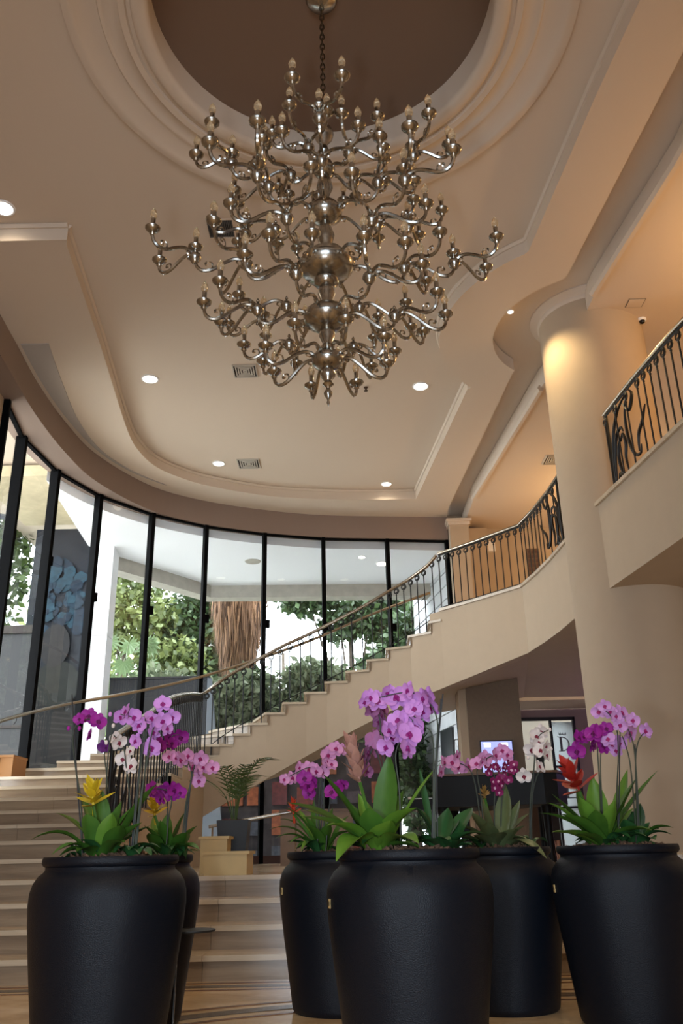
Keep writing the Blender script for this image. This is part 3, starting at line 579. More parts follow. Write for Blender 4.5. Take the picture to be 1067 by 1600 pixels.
ORCHIDS=[
 (0,'magenta','deep magenta moth orchid beside a tall stake, leftmost in the front left pot',
  [(-1.252,4.200,1.436,1.00),(-1.200,4.200,1.408,1.00),(-1.241,4.200,1.348,0.80),(-1.278,4.200,1.413,0.70)],
  [[(-1.221,4.200,0.856),(-1.248,4.200,1.018),(-1.291,4.200,1.192),(-1.318,4.200,1.341),(-1.293,4.200,1.407),(-1.226,4.200,1.418),(-1.193,4.200,1.399)]],
  [[(-1.215,4.200,0.850),(-1.274,4.200,1.105),(-1.343,4.200,1.540)]],
  [(-1.343,4.200,1.378),(-1.290,4.200,1.376)]),
 (0,'white','white moth orchid with maroon throats in the front left pot',
  [(-1.150,4.300,1.346,0.85),(-1.106,4.300,1.312,1.00),(-1.110,4.300,1.245,0.90),(-1.048,4.300,1.204,1.00),(-1.069,4.300,1.280,0.70),(-1.138,4.300,1.318,0.60)],
  [[(-1.030,4.300,0.904),(-1.045,4.300,1.033),(-1.077,4.300,1.211),(-1.099,4.300,1.302),(-1.147,4.300,1.352)],[(-1.142,4.300,0.906),(-1.165,4.300,1.109),(-1.167,4.300,1.289),(-1.154,4.300,1.399)]],
  [],
  [(-1.154,4.300,1.399),(-1.182,4.300,1.319)]),
 (0,'violet','lilac moth orchid with the tallest arching spray in the front left pot',
  [(-1.089,4.150,1.426,1.00),(-1.054,4.150,1.443,1.00),(-1.015,4.150,1.415,1.10),(-0.988,4.150,1.378,1.00),(-1.004,4.150,1.307,0.90),(-0.927,4.150,1.276,1.20),(-0.877,4.150,1.473,1.00),(-0.922,4.150,1.401,1.00),(-0.875,4.150,1.391,1.10),(-0.837,4.150,1.414,1.00),(-0.855,4.150,1.360,0.90),(-0.925,4.150,1.350,1.00)],
  [[(-0.982,4.150,0.851),(-0.977,4.150,1.038),(-0.967,4.150,1.239),(-0.961,4.150,1.342),(-1.002,4.150,1.406),(-1.084,4.150,1.432)],[(-0.970,4.150,0.850),(-0.955,4.150,1.066),(-0.934,4.150,1.297),(-0.899,4.150,1.431),(-0.871,4.150,1.469)],[(-0.976,4.150,0.850),(-0.962,4.150,1.038),(-0.938,4.150,1.224),(-0.926,4.150,1.273)]],
  [[(-0.990,4.150,0.845),(-0.982,4.150,1.067),(-0.969,4.150,1.327)]],
  [(-1.133,4.150,1.433)]),
 (0,'purple','small dark violet orchid on a thin dark stem in the front left pot',
  [(-1.245,4.450,1.322,0.80),(-1.224,4.450,1.312,0.60)],
  [[(-1.170,4.450,0.909),(-1.189,4.450,1.071),(-1.222,4.450,1.243),(-1.234,4.450,1.313)]],
  [],
  []),
 (1,'magenta','magenta moth orchid held high over the back left pot',
  [(-1.011,4.950,1.426,1.00),(-0.952,4.950,1.424,1.20),(-1.051,4.950,1.377,1.10),(-0.983,4.950,1.383,0.90),(-1.082,4.950,1.399,0.80)],
  [[(-0.986,4.950,0.915),(-0.999,4.950,1.148),(-1.008,4.950,1.320),(-0.992,4.950,1.418),(-0.949,4.950,1.431)]],
  [],
  []),
 (1,'pink','pale pink moth orchid leaning right over the back left pot',
  [(-0.983,4.900,1.304,0.90),(-0.951,4.900,1.300,1.00),(-0.915,4.900,1.286,1.15),(-0.853,4.900,1.254,1.25),(-0.799,4.900,1.246,1.00),(-0.808,4.900,1.290,1.10),(-0.825,4.900,1.178,1.00),(-0.873,4.900,1.305,1.00),(-0.750,4.900,1.245,1.00),(-0.823,4.900,1.219,0.90)],
  [[(-0.885,4.900,0.880),(-0.881,4.900,1.010),(-0.863,4.900,1.159),(-0.846,4.900,1.257),(-0.819,4.900,1.291)],[(-0.899,4.900,0.880),(-0.886,4.900,1.043),(-0.861,4.900,1.203),(-0.897,4.900,1.285),(-0.984,4.900,1.311)]],
  [[(-0.888,4.900,0.873),(-0.859,4.900,1.226)]],
  []),
 (1,'magenta','low bunch of crimson purple orchid blooms over the back left pot',
  [(-1.022,4.800,1.113,1.00),(-0.982,4.800,1.125,1.10),(-0.937,4.800,1.124,1.10),(-0.905,4.800,1.110,0.90),(-1.045,4.800,1.136,0.90),(-0.997,4.800,1.083,1.00),(-0.953,4.800,1.098,0.90),(-1.061,4.800,1.120,0.80)],
  [[(-0.961,4.800,0.874),(-0.956,4.800,0.975),(-0.944,4.800,1.065),(-0.968,4.800,1.118),(-1.031,4.800,1.132)]],
  [],
  []),
 (3,'violet','large lilac moth orchid with two cascades of blooms in the centre front pot',
  [(0.081,3.900,1.418,0.80),(0.110,3.900,1.440,1.00),(0.145,3.900,1.436,1.20),(0.190,3.900,1.464,1.00),(0.227,3.900,1.446,1.45),(0.283,3.900,1.468,1.00),(0.304,3.900,1.421,1.20),(0.305,3.900,1.387,1.00),(0.348,3.900,1.429,1.10),(0.351,3.900,1.380,1.20),(0.381,3.900,1.448,1.20),(0.393,3.900,1.405,1.10),(0.233,3.900,1.341,1.20),(0.286,3.900,1.356,1.30),(0.312,3.900,1.311,1.20),(0.240,3.900,1.287,1.20),(0.276,3.900,1.272,1.40),(0.185,3.900,1.291,1.10),(0.177,3.900,1.227,1.10),(0.262,3.900,1.212,1.30),(0.207,3.900,1.271,1.00)],
  [[(0.364,3.900,0.841),(0.378,3.900,1.023),(0.398,3.900,1.212),(0.409,3.900,1.337),(0.370,3.900,1.420),(0.291,3.900,1.462),(0.174,3.900,1.447),(0.086,3.900,1.421)],[(0.219,3.900,0.844),(0.225,3.900,1.026),(0.215,3.900,1.188),(0.253,3.900,1.270),(0.299,3.900,1.331),(0.275,3.900,1.359)],[(0.356,3.900,0.841),(0.374,3.900,1.050),(0.384,3.900,1.262),(0.347,3.900,1.313),(0.301,3.900,1.359)]],
  [[(0.347,3.900,0.836),(0.379,3.900,1.079),(0.442,3.900,1.453)],[(0.375,3.900,0.836),(0.393,3.900,1.130),(0.432,3.900,1.430)]],
  []),
 (3,'mauve','mauve orchid with drooping faded blooms behind the pink cone in the centre front pot',
  [(0.119,4.050,1.405,1.00),(0.173,4.050,1.416,1.00),(0.153,4.050,1.360,1.00),(0.150,4.050,1.296,1.10),(0.123,4.050,1.268,1.10),(0.094,4.050,1.214,1.10),(0.131,4.050,1.236,1.00),(0.092,4.050,1.141,0.90),(0.070,4.050,1.186,0.80),(0.169,4.050,1.386,0.80)],
  [[(0.190,4.050,0.841),(0.181,4.050,1.036),(0.160,4.050,1.233),(0.158,4.050,1.349),(0.149,4.050,1.413)],[(0.199,4.050,0.841),(0.166,4.050,1.092),(0.127,4.050,1.234),(0.087,4.050,1.161)]],
  [],
  []),
 (2,'pink','pink moth orchid spreading left from the pot behind the centre pot',
  [(-0.366,5.200,1.191,0.80),(-0.325,5.200,1.204,1.00),(-0.284,5.200,1.264,0.90),(-0.227,5.200,1.252,1.20),(-0.178,5.200,1.233,1.00),(-0.145,5.200,1.229,1.00),(-0.113,5.200,1.322,1.20),(-0.064,5.200,1.358,1.10),(-0.118,5.200,1.286,1.00),(-0.092,5.200,1.271,0.90),(-0.029,5.200,1.361,0.90)],
  [[(-0.164,5.200,0.862),(-0.169,5.200,1.041),(-0.160,5.200,1.200),(-0.220,5.200,1.259),(-0.347,5.200,1.208)],[(-0.142,5.200,0.861),(-0.139,5.200,1.111),(-0.122,5.200,1.272),(-0.083,5.200,1.355)]],
  [[(-0.160,5.200,0.855),(-0.148,5.200,1.254)]],
  []),
 (2,'magenta','deep magenta orchid low in the pot behind the centre pot',
  [(-0.245,5.100,1.188,1.10),(-0.220,5.100,1.149,1.10),(-0.220,5.100,1.110,1.00),(-0.194,5.100,1.165,0.90),(-0.055,5.100,1.135,1.00),(-0.089,5.100,1.111,1.10),(-0.260,5.100,1.160,0.80),(-0.026,5.100,1.151,0.80)],
  [[(-0.172,5.100,0.861),(-0.181,5.100,1.003),(-0.202,5.100,1.113),(-0.238,5.100,1.184)],[(-0.132,5.100,0.860),(-0.108,5.100,1.029),(-0.077,5.100,1.125)]],
  [],
  []),
 (4,'pink','pink moth orchid in a long low arch above the black piano',
  [(0.540,5.150,1.214,0.90),(0.566,5.150,1.267,1.00),(0.606,5.150,1.262,1.10),(0.650,5.150,1.243,1.10),(0.706,5.150,1.246,1.10),(0.747,5.150,1.252,1.00),(0.810,5.150,1.287,1.20),(0.859,5.150,1.296,1.10),(0.903,5.150,1.324,1.00),(0.934,5.150,1.298,1.00),(0.639,5.150,1.298,0.80),(0.777,5.150,1.259,0.90)],
  [[(0.747,5.150,0.842),(0.746,5.150,1.013),(0.721,5.150,1.203),(0.643,5.150,1.262),(0.550,5.150,1.249)],[(0.762,5.150,0.842),(0.764,5.150,1.054),(0.757,5.150,1.230),(0.852,5.150,1.300),(0.928,5.150,1.313)]],
  [],
  []),
 (4,'crimson','small flowered crimson orchid in dense upright spikes before the piano',
  [(0.960,5.250,1.271,0.70),(0.981,5.250,1.253,0.65),(0.935,5.250,1.246,0.70),(0.963,5.250,1.220,0.70),(0.870,5.250,1.240,0.65),(0.845,5.250,1.255,0.60),(0.882,5.250,1.160,0.70),(0.860,5.250,1.125,0.70),(0.914,5.250,1.142,0.70),(0.848,5.250,1.157,0.65),(0.906,5.250,1.181,0.70),(0.967,5.250,1.187,0.70),(0.884,5.250,1.099,0.65),(0.935,5.250,1.203,0.65),(0.985,5.250,1.220,0.60),(0.891,5.250,1.225,0.60),(0.845,5.250,1.215,0.60),(0.943,5.250,1.166,0.65)],
  [[(0.835,5.250,0.841),(0.849,5.250,1.004),(0.869,5.250,1.146),(0.855,5.250,1.244)],[(0.865,5.250,0.841),(0.899,5.250,1.056),(0.940,5.250,1.181),(0.971,5.250,1.271)]],
  [],
  []),
 (4,'white','white moth orchid climbing before the lettered glass door',
  [(1.173,5.200,1.442,1.10),(1.127,5.200,1.406,1.20),(1.135,5.200,1.372,1.10),(1.101,5.200,1.336,1.20),(1.138,5.200,1.325,1.10),(1.170,5.200,1.346,0.90),(1.165,5.200,1.295,0.90),(1.025,5.200,1.182,1.10),(1.113,5.200,1.231,0.90)],
  [[(1.024,5.200,0.837),(1.049,5.200,1.015),(1.094,5.200,1.228),(1.111,5.200,1.318),(1.143,5.200,1.409),(1.208,5.200,1.445)],[(1.031,5.200,0.837),(1.064,5.200,1.050),(1.103,5.200,1.173),(1.148,5.200,1.244),(1.164,5.200,1.291)]],
  [[(1.016,5.200,0.837),(1.109,5.200,1.307)]],
  [(1.212,5.200,1.445),(1.207,5.200,1.334),(1.066,5.200,1.286),(1.152,5.200,1.212)]),
 (5,'lilac','pale lilac moth orchid, tallest in the rightmost pot',
  [(1.380,4.700,1.478,1.00),(1.400,4.700,1.499,0.90),(1.431,4.700,1.471,1.00),(1.448,4.700,1.443,0.90),(1.504,4.700,1.469,1.20),(1.531,4.700,1.417,1.00),(1.473,4.700,1.398,1.00),(1.533,4.700,1.360,1.30),(1.606,4.700,1.365,1.00),(1.474,4.700,1.311,1.10),(1.435,4.700,1.299,1.00),(1.405,4.700,1.329,1.00),(1.448,4.700,1.272,0.90)],
  [[(1.383,4.700,0.830),(1.409,4.700,1.042),(1.444,4.700,1.242),(1.454,4.700,1.389),(1.420,4.700,1.464),(1.381,4.700,1.485)],[(1.471,4.700,0.828),(1.493,4.700,1.021),(1.500,4.700,1.208),(1.487,4.700,1.307),(1.478,4.700,1.341)],[(1.488,4.700,0.828),(1.513,4.700,0.995),(1.532,4.700,1.240),(1.526,4.700,1.340),(1.499,4.700,1.415)],[(1.480,4.700,0.843),(1.526,4.700,1.175),(1.559,4.700,1.306),(1.605,4.700,1.362)]],
  [[(1.378,4.700,0.824),(1.477,4.700,1.405)],[(1.483,4.700,0.822),(1.541,4.700,1.296)]],
  []),
 (5,'magenta','deep magenta moth orchid on the left of the rightmost pot',
  [(1.258,4.750,1.345,1.00),(1.290,4.750,1.348,0.90),(1.325,4.750,1.357,1.20),(1.351,4.750,1.367,1.00),(1.402,4.750,1.383,1.00),(1.333,4.750,1.306,1.10),(1.384,4.750,1.299,1.20),(1.242,4.750,1.275,1.20),(1.368,4.750,1.339,0.80)],
  [[(1.313,4.750,0.826),(1.336,4.750,1.047),(1.349,4.750,1.249),(1.356,4.750,1.350),(1.287,4.750,1.351)],[(1.320,4.750,0.826),(1.340,4.750,1.021),(1.359,4.750,1.216),(1.387,4.750,1.349)]],
  [],
  []),
]
BROMS=[
 (0,'bromeliad','yellow tufted bromeliad with broad green leaves in the front left pot',(-1.135,4.200,0.854),[(-1.416,4.050,0.875,0.035,0.10),(-1.285,3.950,0.809,0.030,0.08),(-1.362,4.200,0.992,0.040,0.06),(-1.289,4.300,1.082,0.045,0.02),(-1.182,4.300,1.095,0.045,0.02),(-1.086,4.300,1.043,0.050,0.02),(-0.900,4.200,1.111,0.050,0.06),(-1.185,3.980,0.822,0.045,0.05),(-1.186,4.080,0.979,0.050,0.05),(-1.008,4.000,0.924,0.050,0.03),(-1.026,4.250,1.010,0.050,0.02),(-0.935,4.100,0.938,0.050,0.03),(-1.075,4.100,0.983,0.050,0.02),(-0.971,3.950,0.854,0.040,0.05),(-0.941,4.300,0.930,0.045,0.03)],('yellow',(-1.183,4.170,1.021),(-1.192,4.140,1.122),0.055)),
 (1,'bromeliad','bromeliad with a yellow star flower in the back left pot',(-0.983,4.950,0.856),[(-0.775,4.750,0.820,0.050,0.07),(-0.827,4.950,0.944,0.050,0.03),(-0.919,5.000,0.998,0.050,0.02),(-1.095,4.850,0.947,0.040,0.03),(-1.047,4.750,0.906,0.045,0.03),(-1.000,4.800,0.970,0.040,0.02),(-0.846,4.750,0.908,0.050,0.03),(-0.890,4.700,0.853,0.050,0.02),(-0.893,4.950,1.018,0.035,0.04),(-1.012,5.050,1.018,0.040,0.01),(-1.090,5.050,1.003,0.045,0.01)],('gold',(-1.055,4.920,1.001),(-1.064,4.890,1.086),0.045)),
 (3,'bromeliad','large strap leaved bromeliad with a faded pink cone in the centre front pot',(0.122,3.900,0.816),[(-0.264,3.800,0.995,0.045,0.07),(-0.111,3.900,1.119,0.055,0.05),(-0.051,3.550,0.762,0.060,0.12),(0.192,4.000,1.210,0.060,0.00),(0.280,3.650,0.956,0.055,0.06),(0.271,3.550,0.820,0.055,0.08),(-0.192,3.650,0.932,0.040,0.06),(-0.010,4.000,1.010,0.050,0.02),(0.048,4.050,1.039,0.050,0.01),(0.428,4.000,1.166,0.020,0.04),(0.248,4.000,1.045,0.055,0.01),(-0.210,4.000,0.974,0.040,0.06),(0.082,3.700,0.962,0.060,0.02),(0.170,3.650,0.910,0.060,0.02),(-0.088,3.600,0.894,0.040,0.07)],('pinkcone',(0.053,3.870,1.076),(0.013,3.840,1.268),0.050)),
 (3,'orchid_leaf_clump','clump of rounded dark green leaves on the right of the centre front pot',(0.400,3.950,0.810),[(0.329,4.050,1.144,0.020,0.02),(0.292,3.950,0.969,0.045,0.06),(0.497,4.050,0.920,0.045,0.03),(0.565,4.100,0.970,0.050,0.04),(0.515,3.850,0.863,0.050,0.03),(0.449,4.050,0.970,0.050,0.01),(0.302,3.750,0.836,0.045,0.03),(0.450,3.750,0.833,0.050,0.02),(0.519,3.850,0.812,0.040,0.03)],None),
 (2,'bromeliad','spidery thin leaved bromeliad with an orange red flower behind the centre pot',(-0.153,5.200,0.834),[(-0.448,5.100,0.920,0.022,0.09),(-0.408,5.050,0.872,0.020,0.08),(-0.398,5.200,0.976,0.022,0.08),(-0.326,5.000,0.843,0.020,0.08),(-0.308,5.300,1.042,0.025,0.05),(-0.246,5.100,0.987,0.030,0.04),(0.003,5.300,0.989,0.030,0.05),(-0.262,4.980,0.803,0.022,0.08),(-0.090,5.300,1.037,0.030,0.02),(-0.202,5.300,1.082,0.030,0.01),(0.019,5.100,0.897,0.030,0.06),(-0.362,5.150,1.036,0.022,0.07),(-0.210,5.000,0.933,0.035,0.03),(-0.104,5.000,0.947,0.040,0.02)],('red',(-0.312,5.170,1.001),(-0.317,5.140,1.097),0.035)),
 (4,'bromeliad','brownish green bromeliad with a dried yellow head before the piano',(0.836,5.200,0.820),[(0.774,5.200,1.081,0.060,0.00),(1.003,5.250,1.054,0.060,0.01),(0.938,5.300,1.148,0.060,0.00),(0.691,5.100,0.991,0.060,0.03),(0.592,5.200,0.921,0.040,0.06),(0.547,5.100,0.846,0.035,0.06),(0.907,4.950,0.892,0.050,0.03),(0.753,4.950,0.928,0.055,0.02),(0.831,4.920,0.876,0.055,0.03),(1.066,5.300,0.984,0.050,0.03),(1.053,4.900,0.737,0.050,0.10),(0.678,4.950,0.864,0.050,0.03),(0.990,5.100,0.910,0.050,0.03)],('dry',(0.787,5.170,1.072),(0.784,5.140,1.130),0.030)),
 (5,'bromeliad','bromeliad with a large scarlet flower head in the rightmost pot',(1.298,4.700,0.813),[(1.029,4.650,1.010,0.030,0.06),(0.960,4.550,0.957,0.030,0.06),(1.080,4.750,1.058,0.055,0.03),(1.319,4.800,1.148,0.060,0.00),(1.513,4.800,1.177,0.050,0.01),(1.660,4.750,1.166,0.035,0.03),(1.496,4.500,0.863,0.050,0.07),(0.981,4.400,0.863,0.050,0.05),(1.045,4.450,0.946,0.055,0.05),(1.185,4.600,1.032,0.055,0.03),(1.526,4.700,1.129,0.055,0.03),(1.348,4.550,1.010,0.050,0.01),(1.231,4.500,0.965,0.055,0.02),(1.518,4.800,0.981,0.055,0.02),(1.084,4.400,0.850,0.040,0.04),(1.112,4.800,1.002,0.040,0.04),(1.225,4.800,1.084,0.055,0.01)],('scarlet',(1.207,4.670,1.067),(1.141,4.640,1.217),0.075)),
 (5,'orchid_leaf_clump','low clump of dark rounded leaves on the right of the rightmost pot',(1.496,4.750,0.822),[(1.556,4.800,1.003,0.055,0.01),(1.542,4.600,0.819,0.050,0.05),(1.413,4.650,0.921,0.050,0.02),(1.575,4.750,0.905,0.050,0.03),(1.515,4.850,0.973,0.050,0.01),(1.569,4.650,0.765,0.045,0.05)],None),
]
def strap(root, a, b, w, arch, mt, seg=9):
    a = Vector(a); b = Vector(b); d = b-a
    c = a + d*.42 + Vector((0, 0, arch*1.6+.02))
    P = [((1-t)**2)*a + 2*t*(1-t)*c + t*t*b for t in [i/seg for i in range(seg+1)]]
    side0 = d.cross(Vector((0, 0, 1))); side0 = side0.normalized() if side0.length > .02 else Vector((1, 0, 0))
    v = []
    for i, p in enumerate(P):
        t = i/seg; tg = (P[min(i+1, seg)]-P[max(i-1, 0)]).normalized(); up = side0.cross(tg)
        ww = w*(.45+.55*math.sin(PI*min(1., t*1.05)*.62+.25)) * (1 if t < .55 else max(.02, 1-((t-.55)/.45)**2.2))
        for j in (-1, -.5, 0, .5, 1): v.append(p + side0*(j*ww) - up*(ww*.42*(1-abs(j))))
    f = [(i*5+j, i*5+j+1, i*5+j+6, i*5+j+5) for i in range(seg) for j in range(4)]
    return MB().add(v, f).build('leaf', mt, root, True)
# ================================================================ POTS
def potmat():
    M = mat('pot_black', (12, 17, 26), .42, bump=.22, bscale=260, spec=.22); return M
POTS = [(-1.10, 4.25, 'big black planter at the front left holding yellow bromeliad and orchids'), (-1.16, 5.0, 'black planter half hidden behind the front left planter'),
        (-.05, 5.27, 'black planter behind the centre planter on its left, before the steps'), (.25, 3.93, 'largest black planter in the centre front'),
        (.83, 5.2, 'dark planter behind the centre planter on its right'), (1.385, 4.75, 'black planter at the far right before the column')]
POTP = [(.001, .0), (.262, .0), (.272, .012), (.276, .03), (.285, .10), (.306, .25), (.327, .40), (.342, .52), (.349, .60), (.347, .65), (.336, .69), (.316, .72), (.297, .735), (.290, .745), (.290, .757), (.300, .762), (.306, .772), (.306, .790), (.300, .80), (.286, .80), (.280, .79), (.278, .70), (.001, .70)]
PME = MB().lathe(POTP[:15] , 56).mesh('pot_body', potmat(), True)
PRM = MB().lathe(POTP[14:], 56).mesh('pot_rim', potmat(), True)
stick = mat('sticker_gold', (196, 168, 110), .5); stickd = mat('sticker_ink', (60, 48, 30), .6)
bark = mat('bark', (96, 72, 54), .9, var=.4, vscale=60, bump=.8, bscale=90)
pots = []
def chips(mb, n, R, z):
    for _ in range(n):
        r = R*math.sqrt(random.random()); q = random.random()*2*PI; c = Vector((r*math.cos(q), r*math.sin(q), z+.02*(1-(r/R)**2)+random.random()*.012))
        a = Vector((random.uniform(-1, 1), random.uniform(-1, 1), random.uniform(-.4, .4))).normalized()*random.uniform(.012, .03); b = a.cross(Vector((random.random(), random.random(), 1))).normalized()*random.uniform(.005, .01); t = Vector((0, 0, .006))
        mb.hexa([c-a-b-t, c+a-b-t, c+a+b-t, c-a+b-t], [c-a-b+t, c+a-b+t, c+a+b+t, c-a+b+t])
for i, (x, y, lab) in enumerate(POTS):
    p = thing('planter', lab, 'planter', (x, y, 0), 'black planters in the foreground'); pots.append(p)
    b = obj('body', PME, p); obj('rim', PRM, p)
    if i in (2, 3, 5):
        ax = math.atan2(-y, -x) - 1.22; rr = .3495
        s = obj('sticker', MB().box(-.011, .011, -.0015, .0015, -.018, .018).mesh('sticker', stick), p, (rr*math.cos(ax), rr*math.sin(ax), .60), (0, 0, ax+PI/2))
        obj('sticker_print', MB().box(-.006, .006, -.0022, .0, -.008, .008).mesh('sticker_print', stickd), s, (0, 0, .0))
    soil = MB().lathe([(.279, .735), (.22, .765), (.12, .79), (.001, .80)], 28, cap=False); so = soil.build('soil', bark, p, True)
    cm = MB(); chips(cm, 260, .26, .775); tag(cm.build('bark_chips', bark, p), kind='stuff')
gb = thing('side_table', 'thin black round side table standing behind the front left planter', 'table', (-.78, 4.62, 0))
MB().lathe([(.001, .448), (.115, .448), (.118, .453), (.118, .457), (.001, .458)], 32).build('top', mat('table_black', (26, 25, 24), .5, var=.2, vscale=80), gb, True)
MB().tube([(-.07, 0, .448), (-.055, -.1, 0)], .008, 6).build('leg', chrome, gb); MB().lathe([(.001, 0), (.09, 0), (.09, .006), (.001, .008)], 20, (-.055, -.1, 0)).build('foot', MATS['table_black'], gb)

# ================================================================ ORCHIDS AND BROMELIADS
def petal_mesh(name, L, Wd, cup_, mt, tipw=.75):
    mb = MB(); rows = 7; v = []
    for i in range(rows+1):
        t = i/rows; u = .07+.93*t; w = Wd*max(.03, 1-abs(2*u**tipw-1)**2.3)**.5
        for j in (-1, -.5, 0, .5, 1): v.append((j*w, -cup_*L*(t*t) - .28*w*(abs(j)**2), t*L))
    f = []
    for i in range(rows):
        for j in range(4): a = i*5+j; f.append((a, a+1, a+6, a+5))
    return mb.add(v, f).mesh(name, mt, True)
def flowercol(key, rgb, lip, edge=None):
    pm = mat('petal_'+key, rgb, .55, var=.10, vscale=30, spec=.25); lm = mat('lip_'+key, lip, .5, spec=.3)
    return dict(petal=petal_mesh('petal', .042, .025, .12, pm, 1.0), sepal=petal_mesh('sepal', .042, .0165, .06, pm, .9), lip=petal_mesh('lip', .014, .0065, -.5, lm),
                col=MB().ball((0, -.004, 0), .006, .008, 6, 4).mesh('flower', lm, True), bud=MB().ball((0, 0, 0), .009, .012, 8, 6).mesh('bud', pm, True))
FC = {'magenta': flowercol('magenta', (150, 38, 140), (96, 10, 80)), 'white': flowercol('white', (230, 218, 212), (128, 40, 60)), 'violet': flowercol('violet', (202, 140, 212), (138, 28, 112)),
      'purple': flowercol('purple', (104, 44, 120), (70, 16, 70)), 'pink': flowercol('pink', (216, 150, 196), (150, 36, 96)), 'mauve': flowercol('mauve', (158, 100, 146), (110, 36, 84)),
      'crimson': flowercol('crimson', (140, 36, 92), (226, 180, 200)), 'lilac': flowercol('lilac', (204, 150, 208), (158, 40, 104))}
stemm = mat('orchid_stem', (46, 54, 38), .6, var=.2); stakem = mat('stake_dark', (34, 34, 36), .6)
greens = [mat('leaf_green_a', (64, 104, 36), .38, var=.16, vscale=9, spec=.5), mat('leaf_green_b', (92, 132, 44), .38, var=.16, vscale=9, spec=.5), mat('leaf_green_c', (42, 84, 44), .35, var=.16, vscale=9, spec=.5), mat('leaf_grey_green', (96, 108, 70), .4, var=.2, vscale=9)]
def flower(root, w, sc, F, rnd, toward):
    yaw = toward + rnd.uniform(-1.0, 1.0); til = rnd.uniform(-.25, .4); rol = rnd.uniform(-.4, .4)
    rot = Matrix.Rotation(yaw, 4, 'Z') @ Matrix.Rotation(til, 4, 'X') @ Matrix.Rotation(rol, 4, 'Y')
    f = obj('flower', F['col'], root, Vector(w)-root.location, rot.to_euler(), sc)
    for nm, a, ofs in (('petal', 1.45, 0), ('petal', -1.45, 0), ('sepal', 0, .004), ('sepal', 2.45, .004), ('sepal', -2.45, .004)):
        obj(nm, F[nm], f, (0, ofs, 0), (rnd.uniform(-.18, .12), a, 0))
    obj('lip', F['lip'], f, (0, -.005, -.002), (.5, PI, 0)); obj('lip', F['lip'], f, (0, -.004, 0), (.2, PI-.9, 0)); obj('lip', F['lip'], f, (0, -.004, 0), (.2, PI+.9, 0))
for ip, col, lab, fls, stems, stakes, buds in ORCHIDS:
    base = stems[0][0]; px, py = POTS[ip][:2]
    root = thing('orchid', lab, 'orchid', (base[0], base[1], .775), 'potted orchids'); rnd = random.Random(lab)
    for s in stems:
        pts = catmull([Vector((s[0][0], s[0][1], .77))-root.location] + [Vector(q)-root.location for q in s[1:]], 5)
        n = len(pts); MB().tube(pts, [.0045-.002*i/n for i in range(n)], 5).build('stem', stemm, root, True)
    for s in stakes: MB().tube([Vector((s[0][0], s[0][1], .77))-root.location] + [Vector(q)-root.location for q in s[1:]], .0035, 5).build('stake', stakem, root)
    for x, y, z, sc in fls:
        flower(root, (x, y+rnd.uniform(-.06, .06), z), sc*1.02, FC[col], rnd, math.atan2(x, -y)*-0 + (-.0 if col != 'mauve' else rnd.uniform(-2, 2)))
    for b in buds: obj('bud', FC[col]['bud'], root, Vector(b)-root.location)
    for k in range(4):   # broad basal leaves
        a = rnd.uniform(0, 2*PI); L = rnd.uniform(.10, .16); v = Vector((math.cos(a), math.sin(a), 0))
        strap(root, Vector((0, 0, 0)), v*L+Vector((0, 0, rnd.uniform(-.01, .07))), rnd.uniform(.026, .034), .05, greens[2]) if True else None
def pointed(name, L, w, bend, mt):
    v = []; R = 5
    for i in range(R+1):
        t = i/R; ww = w*math.sin(PI*(.15+.85*t))**.8 if t < 1 else .0005
        for j in (-1, 0, 1): v.append((j*ww, -bend*L*t*t - (.25*ww if j == 0 else 0), t*L))
    return MB().add(v, [(i*3+j, i*3+j+1, i*3+j+4, i*3+j+3) for i in range(R) for j in range(2)]).mesh(name, mt, True)
SPM = {'yellow': (212, 186, 40), 'gold': (206, 168, 36), 'pinkcone': (176, 130, 116), 'red': (196, 62, 30), 'dry': (150, 116, 60), 'scarlet': (170, 42, 32)}
